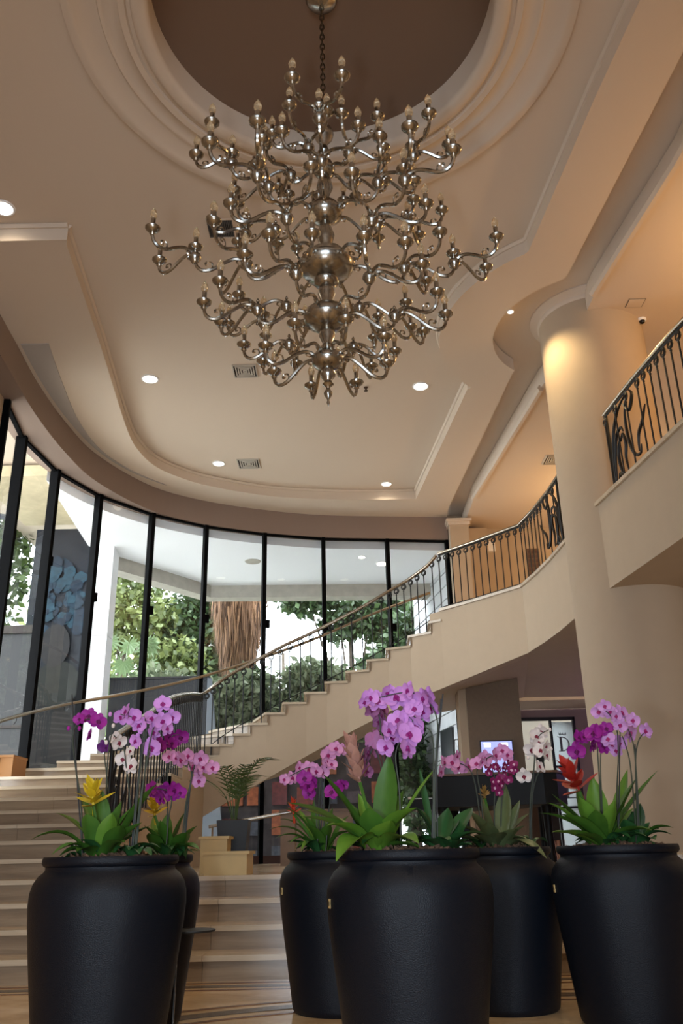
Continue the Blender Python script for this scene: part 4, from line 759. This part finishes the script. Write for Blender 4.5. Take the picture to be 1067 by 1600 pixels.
for ip, nm, lab, base, tips, spike in BROMS:
    root = thing(nm, lab, 'bromeliad' if nm == 'bromeliad' else 'plant', (base[0], base[1], .765), 'potted bromeliads and leaf clumps'); rnd = random.Random(lab)
    for k, (x, y, z, w, arch) in enumerate(tips):
        bs = Vector((rnd.uniform(-.03, .03), rnd.uniform(-.03, .03), 0))
        gm = greens[3] if 'brownish' in lab else (greens[rnd.choice([0, 0, 1])] if nm == 'bromeliad' else greens[2])
        strap(root, bs, Vector((x, y, z))-root.location, w*.95, arch, gm)
    for k in range(7 if nm == 'bromeliad' else 3):      # lower leaves filling the clump
        a = rnd.uniform(0, 2*PI); L = rnd.uniform(.13, .22); gm = greens[3] if 'brownish' in lab else greens[rnd.choice([0, 2])]
        strap(root, Vector((rnd.uniform(-.02, .02), rnd.uniform(-.02, .02), 0)), Vector((L*math.cos(a), L*math.sin(a), rnd.uniform(.02, .11))), rnd.uniform(.026, .04), rnd.uniform(.03, .07), gm)
    if spike:
        key, a, b, sz = spike; a = Vector(a)-root.location; b = Vector(b)-root.location; mt = mat('bract_'+key, SPM[key], .5, var=.12, vscale=25)
        ax = (b-a); H = ax.length; q = ax.to_track_quat('Z', 'Y')
        hd = MB().tube([Vector((0, 0, .0))-Vector(a)+Vector((0,0,0)) if False else Vector((0, 0, -.05)), (0, 0, H*.8)], [.008, .004], 6).build('flower_head', mt, root, True, a)
        hd.rotation_euler = q.to_euler()
        MB().tube([Vector((0, 0, .0)), a*.5+Vector((0, 0, .02)), a], .008, 6).build('stalk', greens[0], root, True)
        sz *= {'yellow': 1.35, 'gold': 1.3, 'pinkcone': 1.5, 'scarlet': 1.2}.get(key, 1.1); nb = 16 if key != 'pinkcone' else 22
        pmx = {o_: pointed('bract', sz*(1.35 if o_ else 1.1), sz*(.30 if key != 'scarlet' else .36), .10, mt) for o_ in (0, 1)}
        for k in range(nb):
            t = k/nb; th = k*2.4
            el = (1.25 - 1.1*t) if key != 'pinkcone' else (.75-.55*t)
            rot = Matrix.Rotation(th, 4, 'Z') @ Matrix.Rotation(el, 4, 'X')
            obj('bract', pmx[k % 2], hd, (0, 0, H*.75*t), rot.to_euler(), 1.15-.45*t if key != 'pinkcone' else .9)
# ================================================================ LOUNGE UNDER THE BALCONY
PF = PLAT
pp = thing('pillar', 'brown stone pillar under the landing with a lit display niche', 'pillar', (1.88, 13.4, PF))
MB().box(.0, .82, 0, .5, 0, 2.7).build('shaft', taupe, pp); MB().box(-.12, -.002, .05, .4, 0, 2.68).build('side_fin', mat('pillar_light', (176, 154, 130), .7), pp)
tv = thing('screen', 'glowing blue white screen on the brown pillar', 'screen', (2.28, 13.375, 1.52))
MB().box(-.25, .25, 0, .02, 0, .80).build('casing', mat('screen_frame', (40, 40, 50), .4), tv)
MB().box(-.235, .235, -.004, 0, .02, .78).build('display', mat('screen_glow', (170, 180, 235), .4, emit=(176, 186, 250), es=1.1), tv)
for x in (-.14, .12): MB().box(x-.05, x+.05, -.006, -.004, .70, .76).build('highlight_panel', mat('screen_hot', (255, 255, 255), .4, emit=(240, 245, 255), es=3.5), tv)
# grand piano
PN = thing('grand_piano', 'black grand piano under the stair landing', 'piano', (1.0, 10.6, PF)); PN.rotation_euler = (0, 0, -.22)
pb = mat('piano_black', (6, 6, 7), .5, spec=.25)
case = [(0, 0), (0, 1.45), (.35, 1.5), (.75, 1.45), (1.0, 1.2), (1.15, .9), (1.45, .7), (1.55, .4), (1.45, .05), (1.3, 0)]
case = [(x, y) for x, y in case]
MB().prism(case, .62, .96).build('case', pb, PN); MB().prism([(x*1.01, y*1.01-.01) for x, y in case], .965, .99).build('lid', wood, PN)
MB().box(-.30, .0, .05, 1.4, .60, .72).build('key_bed', pb, PN)
MB().box(-.28, -.02, .12, 1.34, .72, .735).build('keyboard', mat('piano_ivory', (226, 226, 222), .2), PN)
for k in range(14): MB().box(-.20, -.02, .17+k*.082, .20+k*.082, .735, .748).build('black_key', pb, PN)
MB().box(-.30, -.26, .05, 1.4, .72, .75).build('key_slip', chrome, PN)
for x, y in ((.1, .12), (.1, 1.3), (1.3, .35)): MB().lathe([(.06, 0), (.04, .1), (.05, .5), (.07, .62)], 10, (x, y, 0)).build('leg', pb, PN, True)
MB().box(.25, .35, .6, .8, .08, .62).build('pedal_lyre', pb, PN)
lv = thing('louvred_screen', 'black louvred screen standing between the pillar and the glass door', 'screen', (2.74, 13.0, PF))
MB().box(0, .28, 0, .05, 0, 1.05).build('panel', pb, lv)
for k in range(5): MB().box(.03+k*.05, .045+k*.05, -.03, 0, .1, 1.0).build('slat', black, lv)
MB().box(.05, .16, .02, .06, 1.05, 1.75).build('post', black, lv)
ct = thing('reception_counter', 'brown counter front below the glass door', 'counter', (2.76, 13.9, PF))
MB().box(0, .42, 0, .6, 0, .86).build('front', taupe, ct); MB().box(-.02, .44, -.03, .62, .86, .90).build('worktop', wood, ct)
bx = thing('wooden_chest', 'low brown wooden counter behind the planters under the stair', 'counter', (-.9, 12.0, PF))
MB().box(0, .96, 0, .5, 0, .66).build('carcass', mat('chest_brown', (126, 100, 76), .5, var=.08), bx); MB().box(-.02, .98, -.02, .52, .66, .69).build('top', wood, bx)
for k in range(3): MB().box(.03+k*.31, .32+k*.31, -.008, 0, .05, .62).build('door', mat('chest_brown', (126, 100, 76), .5), bx)
sl = thing('stool', 'small dark stool with pale legs behind the rightmost planter', 'stool', (2.80, 12.5, PF))
MB().box(-.08, .08, -.1, .1, .24, .60).build('seat', mat('stool_dark', (34, 22, 22), .7), sl)
for x in (-.045, .045):
    for y in (-.07, .07): MB().tube([(x*1.2, y, 0), (x, y, .25)], [.016, .026], 8).build('leg', mat('stool_leg', (176, 128, 108), .6), sl)
# glass doors with letters
D = struct('door_1', (3.36, 17.0, PF))
MB().box(0, .05, -.03, .05, 0, 2.5).build('frame_post', black, D); MB().box(1.05, 1.10, -.03, .05, 0, 2.5).build('frame_post', black, D); MB().box(0, 1.1, -.03, .05, 2.45, 2.51).build('frame_head', black, D)
MB().box(.60, .64, -.03, .05, 0, 2.45).build('frame_post', black, D)
frost = mat('frosted_glass', (222, 228, 228), .35, trans=.0); 
Mf = bpy.data.materials.new('frosted'); Mf.use_nodes = True; nt = Mf.node_tree; b_ = nt.nodes['Principled BSDF']; t_ = nt.nodes.new('ShaderNodeBsdfTranslucent'); t_.inputs[0].default_value = (.30, .33, .34, 1); mx_ = nt.nodes.new('ShaderNodeMixShader'); mx_.inputs[0].default_value = .8
b_.inputs['Base Color'].default_value = (.8, .85, .85, 1); nt.links.new(b_.outputs[0], mx_.inputs[1]); nt.links.new(t_.outputs[0], mx_.inputs[2]); nt.links.new(mx_.outputs[0], nt.nodes['Material Output'].inputs[0])
MB().add([(.05, .01, 0), (.60, .01, 0), (.60, .01, 2.45), (.05, .01, 2.45)], [(0, 1, 2, 3)]).build('pane', paneg, D)
for k, (z0, z1) in enumerate(((1.60, 2.42), (.86, 1.56), (.1, .82))):
    MB().add([(.65, .01, z0), (1.04, .01, z0), (1.04, .01, z1), (.65, .01, z1)], [(0, 1, 2, 3)]).build('pane', Mf, D)
    MB().box(.64, 1.05, -.02, .03, z0-.04, z0).build('glazing_bar', black, D)
lett = mat('letter_grey', (92, 96, 98), .5)
ld = MB().box(-.075, -.03, -.008, 0, .01, .27).box(-.11, .0, -.008, 0, 0, .014).box(-.11, .0, -.008, 0, .266, .28)
bw = [(-.02+.13*math.sin(q), .14-.132*math.cos(q)) for q in [PI*i/18 for i in range(19)]]; bi = [(-.02+.10*math.sin(q), .14-.115*math.cos(q)) for q in [PI*i/18 for i in range(19)]]
ld.add([(x, -.008, z) for x, z in bw] + [(x, -.008, z) for x, z in bi], [(i, i+1, 20+i, 19+i) for i in range(18)])
ld.build('letter_d', lett, D, False, (.84, -.005, 1.86))
MB().box(-.075, -.02, -.008, 0, .01, .27).box(-.11, .02, -.008, 0, .266, .28).box(-.11, .13, -.008, 0, 0, .016).box(.115, .13, -.008, 0, .016, .07).build('letter_l', lett, D, False, (.85, -.005, 1.0))
cr = MB().box(-.07, .07, -.006, 0, 0, .014)
for k in range(5): x = -.06+k*.03; cr.add([(x-.013, -.006, .016), (x+.013, -.006, .016), (x*1.15, -.006, .065)], [(0, 1, 2)])
cr.build('crown_mark', lett, D, False, (.83, -.005, 2.16))
# framed things on the upper wall
ex = thing('exit_sign', 'small green and white emergency exit sign behind the balcony rail', 'sign', (2.58, 15.6, 5.84))
MB().box(-.11, .11, -.012, 0, 0, .34).build('plate', mat('sign_pale', (196, 190, 150), .6), ex)
sg = mat('sign_green', (30, 110, 52), .6)
MB().box(-.095, .095, -.014, -.012, .015, .05).box(-.095, .095, -.014, -.012, .29, .325).build('border_bar', sg, ex)
MB().tube(catmull([(-.05, -.014, .24), (.0, -.014, .26), (.04, -.014, .21), (.03, -.014, .13)], 5), .012, 5).add([(-.01, -.016, .14), (.075, -.016, .14), (.03, -.016, .08)], [(0, 1, 2)]).build('arrow', sg, ex)
vp = thing('slatted_panel', 'dark brown slatted wall panel behind the balcony rail beside the column', 'wall panel', (3.74, 15.86, 5.2))
MB().box(-.12, .12, 0, .03, 0, 1.05).build('backing', wood, vp)
for k in range(11): MB().box(-.11, .11, -.02, 0, .03+k*.092, .085+k*.092).build('slat', mat('slat_brown', (84, 58, 52), .6), vp)
# palm in a black square pot on stepped blocks
bk = thing('stone_plinth', 'stepped beige stone blocks under the potted palm', 'plinth', (-1.22, 7.72, PF))
MB().box(0, .36, 0, .5, 0, .16).build('lower_block', mat('plinth_stone', (206, 178, 120), .5, var=.05), bk); MB().box(-.02, .38, -.02, .5, .16, .185).build('lower_cap', MATS['plinth_stone'], bk)
MB().box(-.12, .12, .52, .8, 0, .29).build('upper_block', MATS['plinth_stone'], bk); MB().box(-.14, .14, .5, .82, .29, .315).build('upper_cap', MATS['plinth_stone'], bk)
pm_ = thing('potted_palm', 'feathery green palm in a square black pot at the foot of the stair wall', 'potted plant', (-1.10, 8.72, PF))
MB().hexa([(-.11, -.11, 0), (.11, -.11, 0), (.11, .11, 0), (-.11, .11, 0)], [(-.15, -.15, .46), (.15, -.15, .46), (.15, .15, .46), (-.15, .15, .46)]).build('pot', mat('pot_square_black', (20, 20, 21), .5), pm_)
MB().box(-.14, .14, -.14, .14, .44, .465).build('soil', bark, pm_)
pg = mat('palm_green', (74, 96, 48), .5, var=.2)
rnd = random.Random(4)
for k in range(12):
    a = rnd.uniform(0, 2*PI); L = rnd.uniform(.40, .62); lean = rnd.uniform(.10, .32); pts = catmull([(.02*math.cos(a), .02*math.sin(a), .45), (lean*.35*math.cos(a), lean*.35*math.sin(a), .45+L*.6), (lean*math.cos(a), lean*math.sin(a), .45+L*.95), (lean*1.5*math.cos(a), lean*1.5*math.sin(a), .45+L*.98)], 6)
    fr = MB().tube(pts, .004, 4).build('frond', pg, pm_)
    lm = MB()
    for i in range(5, len(pts)-1):
        t = (pts[i+1]-pts[i]).normalized(); sd_ = t.cross(Vector((0, 0, 1))).normalized()
        for s in (-1, 1):
            e = pts[i] + sd_*s*.11 + t*.07 + Vector((0, 0, -.02)); w = t*.006
            lm.add([pts[i]-w, pts[i]+w, pts[i].lerp(e, .6)+w*1.1, e, pts[i].lerp(e, .6)-w*1.1], [(0, 1, 2, 3, 4)])
    tag(lm.build('leaflets', pg, fr), kind='stuff')
# box at the far left stair end; its orange light is put into the colour
ob = thing('lit_cabinet', 'amber lit cabinet at the left end of the stair', 'cabinet', (-4.42, 11.05, 1.74))
MB().box(-.25, .22, .02, .5, 0, .24).build('body', mat('amber_lit_tone', (176, 122, 66), .5), ob); MB().box(-.25, .23, 0, .5, .24, .27).build('top', mat('amber_lit_tone', (176, 122, 66), .5), ob); MB().box(.05, .055, .015, .02, 0, .24).build('door_gap', black, ob)

# ================================================================ OUTDOORS
gr = struct('floor_outside'); MB().box(-60, 60, 15.9, 80, -.35, -.05).box(-60, -4.62, -8, 15.9, -.35, -.05).build('ground', mat('ground_outside', (222, 222, 216), .9, var=.15), gr)
pr = thing('porch_roof', 'white porch ceiling with a concrete edge beam outside the window', 'porch roof')
roofp = offs(wcur, .15)[18:] + [(3.0, 15.8), (3.0, 18.2), (1.6, 17.91), (-2.86, 17.71), (-4.49, 15.46), (-4.75, 15.0)]
MB().prism(roofp, 6.2, 6.4).build('ceiling_board', white, pr)
bp_ = [(3.0, 18.0), (1.6, 17.91), (-2.86, 17.71), (-4.49, 15.46)]
bo = offs(bp_, -.35)
for i in range(3): MB().prism([bp_[i], bp_[i+1], bo[i+1], bo[i]], 5.93, 6.45).build('edge_beam', concrete, pr)
for x, y, lab, r in ((-1.79, 16.12, 'flat round porch speaker', .14), (.38, 15.99, 'small glowing disc for a downlight reflection', .07), (.8, 16.43, 'larger glowing disc for a downlight reflection', .12)):
    d = thing('porch_disc', lab+' in the white ceiling outside', 'downlight', (x, y, 6.2)); MB().lathe([(r*1.15, 0), (r*1.1, -.012), (.001, -.014)], 24).build('trim_ring', concrete if 'speaker' in lab else white, d, True)
    if 'speaker' not in lab: MB().lathe([(.001, -.018), (r*.9, -.018)], 20, cap=False).build('lens', lampm, d)  # glowing discs added to stand for reflections of downlights
oc = thing('porch_column', 'white stone column outside the window on the left', 'column', (-4.48, 15.25, -.05))
MB().box(-.2, .2, -.2, .2, 0, 4.55).build('lower_shaft', white, oc); MB().box(-.2, .2, -.2, .2, 4.56, 6.25).build('upper_shaft', white, oc)
mw = thing('mural_wall', 'tall outdoor wall panel painted with a blue cloud of hair over a figure', 'mural', (-5.35, 15.4, -.05))
MB().box(-.55, .6, 0, .2, 0, 6.75).build('panel', mat('mural_night', (13, 20, 30), .8, var=.25, vscale=1.5), mw)
MB().box(-.55, .6, -.004, 0, .0, 3.5).build('lower_field', mat('mural_dark', (13, 12, 13), .8, var=.3, vscale=3), mw)
rnd = random.Random(9)
mbl = [mat('mural_blue_a', (14, 40, 56), .8, var=.3, vscale=9), mat('mural_blue_b', (10, 30, 46), .8, var=.3, vscale=9), mat('mural_blue_c', (24, 54, 68), .8, var=.3, vscale=9)]
for k in range(90):
    x = rnd.uniform(-.36, .46); z = 4.70 + rnd.random()*1.45*(1-abs(x)*.6); r = rnd.uniform(.06, .15)
    MB().prism([(x+r*math.cos(q)*rnd.uniform(.75, 1.15), z+r*math.sin(q)*rnd.uniform(.75, 1.15)) for q in [2*PI*i/12 for i in range(12)]], 0, .001).build('painted_curl', mbl[k % 3], mw, False, (0, -.006-.0005*k, 0)).rotation_euler = (PI/2, 0, 0)
def oval(nm, cx, cz, rx, rz, mt, y): MB().prism([(rx*math.cos(2*PI*i/24), rz*math.sin(2*PI*i/24)) for i in range(24)], 0, .002).build(nm, mt, mw, False, (cx, y, cz)).rotation_euler = (PI/2, 0, 0)
oval('painted_shoulder', .15, 3.75, .42, .42, mat('mural_green', (24, 27, 22), .8, var=.3, vscale=6), -.054); oval('painted_face', .05, 4.45, .27, .40, mat('mural_grey', (30, 29, 30), .8, var=.3, vscale=7), -.058)
cn = thing('side_canopy', 'beige canopy slab above the mural wall outside', 'canopy', (-5.4, 14.3, 6.75)); MB().box(-.7, .55, -1.3, 1.0, 0, .2).build('slab', mat('canopy_beige', (196, 182, 150), .8, var=.1), cn); MB().box(.55, .66, -1.3, 1.0, -.12, .2).build('edge', concrete, cn)
dw = thing('terrace_wall', 'dark blue terrace wall outside below the trees', 'wall panel', (-4.3, 16.3, -.05))
MB().box(-.2, 1.66, 0, .12, 0, 3.98).build('panel', mat('terrace_dark', (14, 18, 27), .5, var=.2), dw); MB().box(-.2, 1.70, -.03, .15, 3.98, 4.02).build('cap', mat('cap_dark', (20, 22, 28), .5), dw)
MB().hexa([(1.66, 0, 0), (2.15, 0, 0), (2.15, .12, 0), (1.66, .12, 0)], [(1.66, 0, 3.98), (1.74, 0, 3.98), (1.74, .12, 3.98), (1.66, .12, 3.98)]).build('sloped_end', mat('terrace_grey', (120, 128, 138), .5), dw)
# dim shopfront seen below the stair
sh = thing('shop_front', 'dim shop display of warm and grey panels seen through the glass under the stair', 'shop front', (-2.4, 16.6, -.05))
MB().box(0, 3.3, 0, .1, 0, 2.75).build('back_panel', mat('shop_dark', (52, 44, 46), .6, var=.5, vscale=5), sh)
rnd = random.Random(12)
shc = [(120, 50, 34), (84, 70, 72), (150, 80, 44), (70, 74, 84), (96, 36, 36), (130, 120, 116)]
for r in range(4):
    for k in range(7):
        c = shc[rnd.randrange(6)]; x = .08+k*.46; z = .62+r*.52; MB().box(x, x+rnd.uniform(.25, .40), -.05-rnd.random()*.05, 0, z, z+rnd.uniform(.2, .44)).build('display_box', mat('shop_%d' % shc.index(c), c, .5, var=.4, vscale=12), sh)
# white boarded house wall
hw = thing('boarded_house', 'white boarded house wall with a dark window outside on the right', 'house', (2.25, 16.0, -.05))
wd = mat('white_boards', (206, 208, 212), .75, var=.10, vscale=3)
for k in range(24):
    z = k*.28
    MB().hexa([(0, 0, z), (-.62, 3.4, z), (-.58, 3.42, z), (.05, 0, z)], [(.015, 0, z+.268), (-.605, 3.4, z+.268), (-.58, 3.42, z+.268), (.05, 0, z+.268)]).build('board', wd, hw)
MB().hexa([(.055, 0, 0), (-.57, 3.42, 0), (-.47, 3.42, 0), (.15, 0, 0)], [(.055, 0, 6.8), (-.57, 3.42, 6.8), (-.47, 3.42, 6.8), (.15, 0, 6.8)]).build('wall_core', mat('house_core', (90, 92, 96), .8), hw)
def onwall(t, o): return (-.62*t/3.4-o, t)
(a0, b0), (a1, b1_) = onwall(.95, .03), onwall(1.75, .03)
MB().hexa([(a0, b0, 1.6), (a1, b1_, 1.6), (a1+.06, b1_, 1.6), (a0+.06, b0, 1.6)], [(a0, b0, 3.05), (a1, b1_, 3.05), (a1+.06, b1_, 3.05), (a0+.06, b0, 3.05)]).build('window', mat('house_window', (50, 52, 56), .3), hw)
gw = thing('garden_wall', 'pale stone garden wall outside the lettered glass door', 'wall', (2.6, 19.3, -.05))
MB().box(0, 3.4, 0, .2, 0, 4.2).build('panel', mat('garden_stone', (168, 166, 158), .8, var=.10, vscale=2), gw); MB().box(.75, .95, -.06, -.005, 0, 3.0).build('dark_post', mat('outer_dark', (12, 12, 14), .5), gw)
# ---- foliage
def leafcloud(name, parent, blobs, size, mt, loc=(0, 0, 0), elong=1.7):
    C = []
    for (c, r, n) in blobs:
        u = RNG.normal(size=(n, 3)); u /= np.linalg.norm(u, axis=1)[:, None]
        C.append(np.array(c) + u*(RNG.random((n, 1))**.45)*np.array(r))
    C = np.concatenate(C); n = len(C)
    d = RNG.normal(size=(n, 3)); d[:, 2] -= .35; d /= np.linalg.norm(d, axis=1)[:, None]
    e = np.cross(d, RNG.normal(size=(n, 3))); e /= np.linalg.norm(e, axis=1)[:, None]
    s = size*(.6+.8*RNG.random((n, 1)))
    V = np.empty((n, 4, 3)); V[:, 0] = C; V[:, 1] = C+d*s*.5*elong+e*s*.5; V[:, 2] = C+d*s*elong; V[:, 3] = C+d*s*.5*elong-e*s*.5
    me = bpy.data.meshes.new(name); me.vertices.add(n*4); me.vertices.foreach_set('co', V.reshape(-1).astype(np.float32))
    me.loops.add(n*4); me.loops.foreach_set('vertex_index', np.arange(n*4, dtype=np.int32)); me.polygons.add(n); me.polygons.foreach_set('loop_start', np.arange(0, n*4, 4, dtype=np.int32))
    me.polygons.foreach_set('loop_total', np.full(n, 4, np.int32)) if False else None
    me.update(calc_edges=True); me.validate(); me.materials.append(mt)
    return tag(obj(name, me, parent, loc), kind='stuff')
lg = [leafmat('tree_leaf_a', (44, 62, 34), (104, 128, 70)), leafmat('tree_leaf_b', (34, 54, 34), (84, 108, 66)), leafmat('tree_leaf_c', (70, 86, 44), (140, 152, 92)), leafmat('hedge_leaf', (88, 106, 78), (168, 178, 146))]
barkt = mat('tree_bark', (86, 76, 66), .9, var=.3, bump=.4, bscale=20)
def tree(label, x, y, h, blobs, size, mi, name='tree', cat='tree', group='trees outside the window'):
    t = thing(name, label, cat, (x, y, -.05), group)
    tk = MB().tube([(0, 0, 0), (.05, 0, h*.5), (-.05, .05, h)], [.16, .11, .05], 8); 
    for c, r, n in blobs[:4]: tk.tube([(0, 0, h*.55), (c[0]*.6, c[1]*.6, (h*.55+c[2])/2+.2), c], [.05, .035, .01], 5)
    tk.build('trunk', barkt, t, True); leafcloud('foliage', t, blobs, size, lg[mi]); return t
tree('airy tree with sky between its leaves seen through the leftmost panes', -8.2, 16.5, 6.0, [((0, 0, 6.4), (1.9, 1.5, 1.8), 5200), ((-1.5, 0, 5.0), (1.6, 1.3, 1.6), 3400), ((.6, .5, 8.4), (1.9, 1.2, 1.6), 3800), ((.4, -.6, 4.6), (1.5, 1, 1.2), 2600)], .12, 0)
tree('tree with thin branches right of the white porch column', -5.6, 21.5, 6.0, [((0, 0, 6.6), (1.3, 1.0, .9), 1500), ((1.2, 0, 5.3), (1.0, 1.0, .8), 1300), ((-.4, .2, 7.9), (1.5, 1, 1.0), 1500), ((.5, 0, 4.2), (1.3, 1.0, .7), 1500)], .12, 2)
tree('dense dark tree left of the shaggy palm trunk', -4.3, 22.6, 6.0, [((0, 0, 6.1), (1.3, 1.0, 1.5), 4200), ((.8, .2, 7.2), (1.0, .9, .9), 2400), ((-.3, 0, 4.6), (1.4, 1, 1.1), 3200), ((1.0, 0, 4.8), (.8, .8, 1.1), 2200)], .12, 1)
tree('loose tree right of the shaggy palm trunk with hanging twigs', .2, 22.5, 6.8, [((-1.2, 0, 7.35), (.9, .8, .5), 1300), ((.5, 0, 6.9), (1.2, .9, .8), 2600), ((1.7, .3, 6.5), (1.2, .9, 1.0), 2800), ((-.3, 0, 6.5), (.6, .5, .5), 500)], .12, 1)
tree('broad leafy tree behind the upper half of the stair railing', 1.5, 21.2, 4.6, [((0, 0, 4.8), (1.3, 1.1, 1.0), 3600), ((.5, 0, 5.8), (1.0, .9, .8), 2000), ((-1.2, 0, 4.2), (1.1, 1.0, .8), 2400), ((.6, 0, 3.5), (1.1, 1.0, .9), 2200)], .13, 1)
tree('climbing shrub against the pale wall left of the boarded house', 1.35, 18.6, 2.6, [((0, 0, 2.9), (.34, .4, 1.0), 900), ((.1, 0, 1.9), (.35, .4, .8), 700)], .10, 1, 'shrub', 'shrub', 'shrubs outside the window')
tree('bushy hedge plant behind the middle of the stair railing', -.9, 18.6, 2.6, [((0, 0, 3.3), (1.0, .6, 1.0), 3400), ((.9, .2, 3.7), (.8, .6, .9), 2400), ((-.6, .2, 2.4), (1.0, .6, .8), 1500), ((.2, 0, 4.4), (.8, .5, .4), 900)], .11, 3, 'shrub', 'shrub', 'shrubs outside the window')
tree('leafy hedge plant behind the lower stair railing', -2.9, 18.2, 2.6, [((0, 0, 3.4), (1.0, .5, .9), 3200), ((.9, .1, 3.9), (.7, .5, .7), 1900), ((-1.0, 0, 4.0), (.9, .5, .6), 1500)], .11, 3, 'shrub', 'shrub', 'shrubs outside the window')
tree('pale green hedge plant low behind the upper steps', .9, 19.6, 2.4, [((0, 0, 3.6), (.9, .6, .9), 2600), ((.2, 0, 2.2), (1.0, .6, .8), 1500)], .11, 3, 'shrub', 'shrub', 'shrubs outside the window')
tree('far hazy tree filling the gaps behind the garden', -2.0, 28.0, 7.0, [((-3.5, 0, 5.0), (2.5, 1, 2.2), 3000), ((0, 0, 4.0), (2.5, 1, 1.6), 2600), ((4.0, 0, 4.6), (2.5, 1, 2.0), 3000), ((-7, 0, 6.5), (2.5, 1, 2.6), 2600)], .17, 2)
# shaggy palm trunk
sp = thing('palm_trunk', 'palm trunk wrapped in a shaggy skirt of dead brown fronds', 'palm', (-2.42, 19.2, -.05))
MB().lathe([(.30, 0), (.26, 2.5), (.28, 4.6), (.45, 5.4), (.55, 7.2)], 14).build('trunk', barkt, sp, True)
rnd = random.Random(3); tm = [leafmat('dead_frond_a', (104, 76, 54), (176, 134, 100), .8, trans=.0), leafmat('dead_frond_b', (80, 58, 44), (140, 104, 78), .8, trans=0)]
shag = [MB(), MB()]
for k in range(2600):
    a = rnd.uniform(0, 2*PI); z = rnd.uniform(4.9, 7.6); R = .22 + .34*min(1, max(0, (z-4.7)/1.6)) + rnd.uniform(0, .13); L = rnd.uniform(.35, .8)
    p = Vector((R*math.cos(a), R*math.sin(a), z)); e = p + Vector((.05*math.cos(a)+rnd.uniform(-.08, .08)-R*.12*math.cos(a), .05*math.sin(a)+rnd.uniform(-.08, .08)-R*.12*math.sin(a), -L)); s = Vector((-math.sin(a), math.cos(a), 0))*rnd.uniform(.012, .03)
    shag[k % 2].add([p-s, p+s, e], [(0, 1, 2)])
for k in range(2): tag(shag[k].build('dead_fronds', tm[k], sp), kind='stuff')
# big lobed leaf plants by the dark terrace wall
def lobed():
    v = [(0, 0, 0)]; n = 22
    for i in range(n+1):
        a = -2.5 + 5.0*i/n; r = (.34 if i % 2 == 0 else .19)*(1.0 - .28*abs(a)/2.5)
        v.append((r*math.sin(a), .02*(i % 2)-.05*r*4*r, r*math.cos(a)+.05))
    return MB().add(v, [(0, i, i+1) for i in range(1, n+1)]).mesh('lobed_leaf', leafmat('philodendron', (88, 118, 76), (150, 172, 128), .4, trans=.15))
LB = lobed()
for x, y, z, nleaf, lab in ((-4.9, 18.4, 3.9, 14, 'philodendron with big lobed leaves beside the white porch column'), (-3.55, 18.6, 3.7, 12, 'philodendron with big lobed leaves over the dark terrace wall'), (-5.1, 19.6, 5.0, 9, 'high clump of lobed leaves right of the porch column')):
    t = thing('philodendron', lab, 'shrub', (x, y, -.05)); rnd = random.Random(lab)
    MB().tube([(0, 0, 0), (.05, 0, z)], [.08, .04], 8).build('stem', barkt, t, True)
    for k in range(nleaf):
        a = rnd.uniform(0, 2*PI); p = Vector((rnd.uniform(-.75, .75), rnd.uniform(-.4, .2), z+rnd.uniform(-.35, .55)))
        obj('lobed_leaf', LB, t, p, (rnd.uniform(-.7, .2), rnd.uniform(2.0, 4.3), rnd.uniform(-.5, .5)), rnd.uniform(.7, 1.15))
        MB().tube([(0.03, 0, z*.96), p.lerp(Vector((0, 0, z)), .5)+Vector((0, 0, .1)), p], .008, 4).build('leaf_stalk', greens[3], t)
# metal frame of the entrance canopy seen through the leftmost panes
cf = thing('canopy_frame', 'grey steel canopy frame outside the leftmost panes', 'frame', (-5.9, 12.4, 0))
fm = mat('frame_grey', (70, 78, 92), .5)
for a, b in (((0, 0, 0), (0, 0, 6.2)), ((.1, 1.6, 0), (.1, 1.6, 6.5)), ((-1.5, 0, 5.2), (.1, 1.6, 5.4)), ((-1.5, 0, 6.1), (.1, 1.6, 6.4)), ((-1.6, .2, 4.0), (.3, 2.0, 3.2))): MB().tube([a, b], .05, 4).build('bar', fm, cf)
ow = thing('dark_reflection_block', 'added dark block standing for reflections in the leftmost panes', 'wall panel', (-6.6, 12.6, -.05))  # dark block added outside to stand for dark reflections in the panes
MB().box(-1.6, 1.95, 0, .15, 0, 4.0).build('panel', mat('outer_dark', (12, 12, 14), .5, var=.3), ow); MB().box(-1.6, 1.97, -.05, .18, 4.0, 4.12).build('coping', mat('coping_brown', (44, 36, 33), .7), ow)
for k in range(5): MB().box(-1.6, 1.95, -.03, 0, .4+k*.55, .44+k*.55).build('groove_trim', mat('coping_brown', (44, 36, 33), .7), ow)
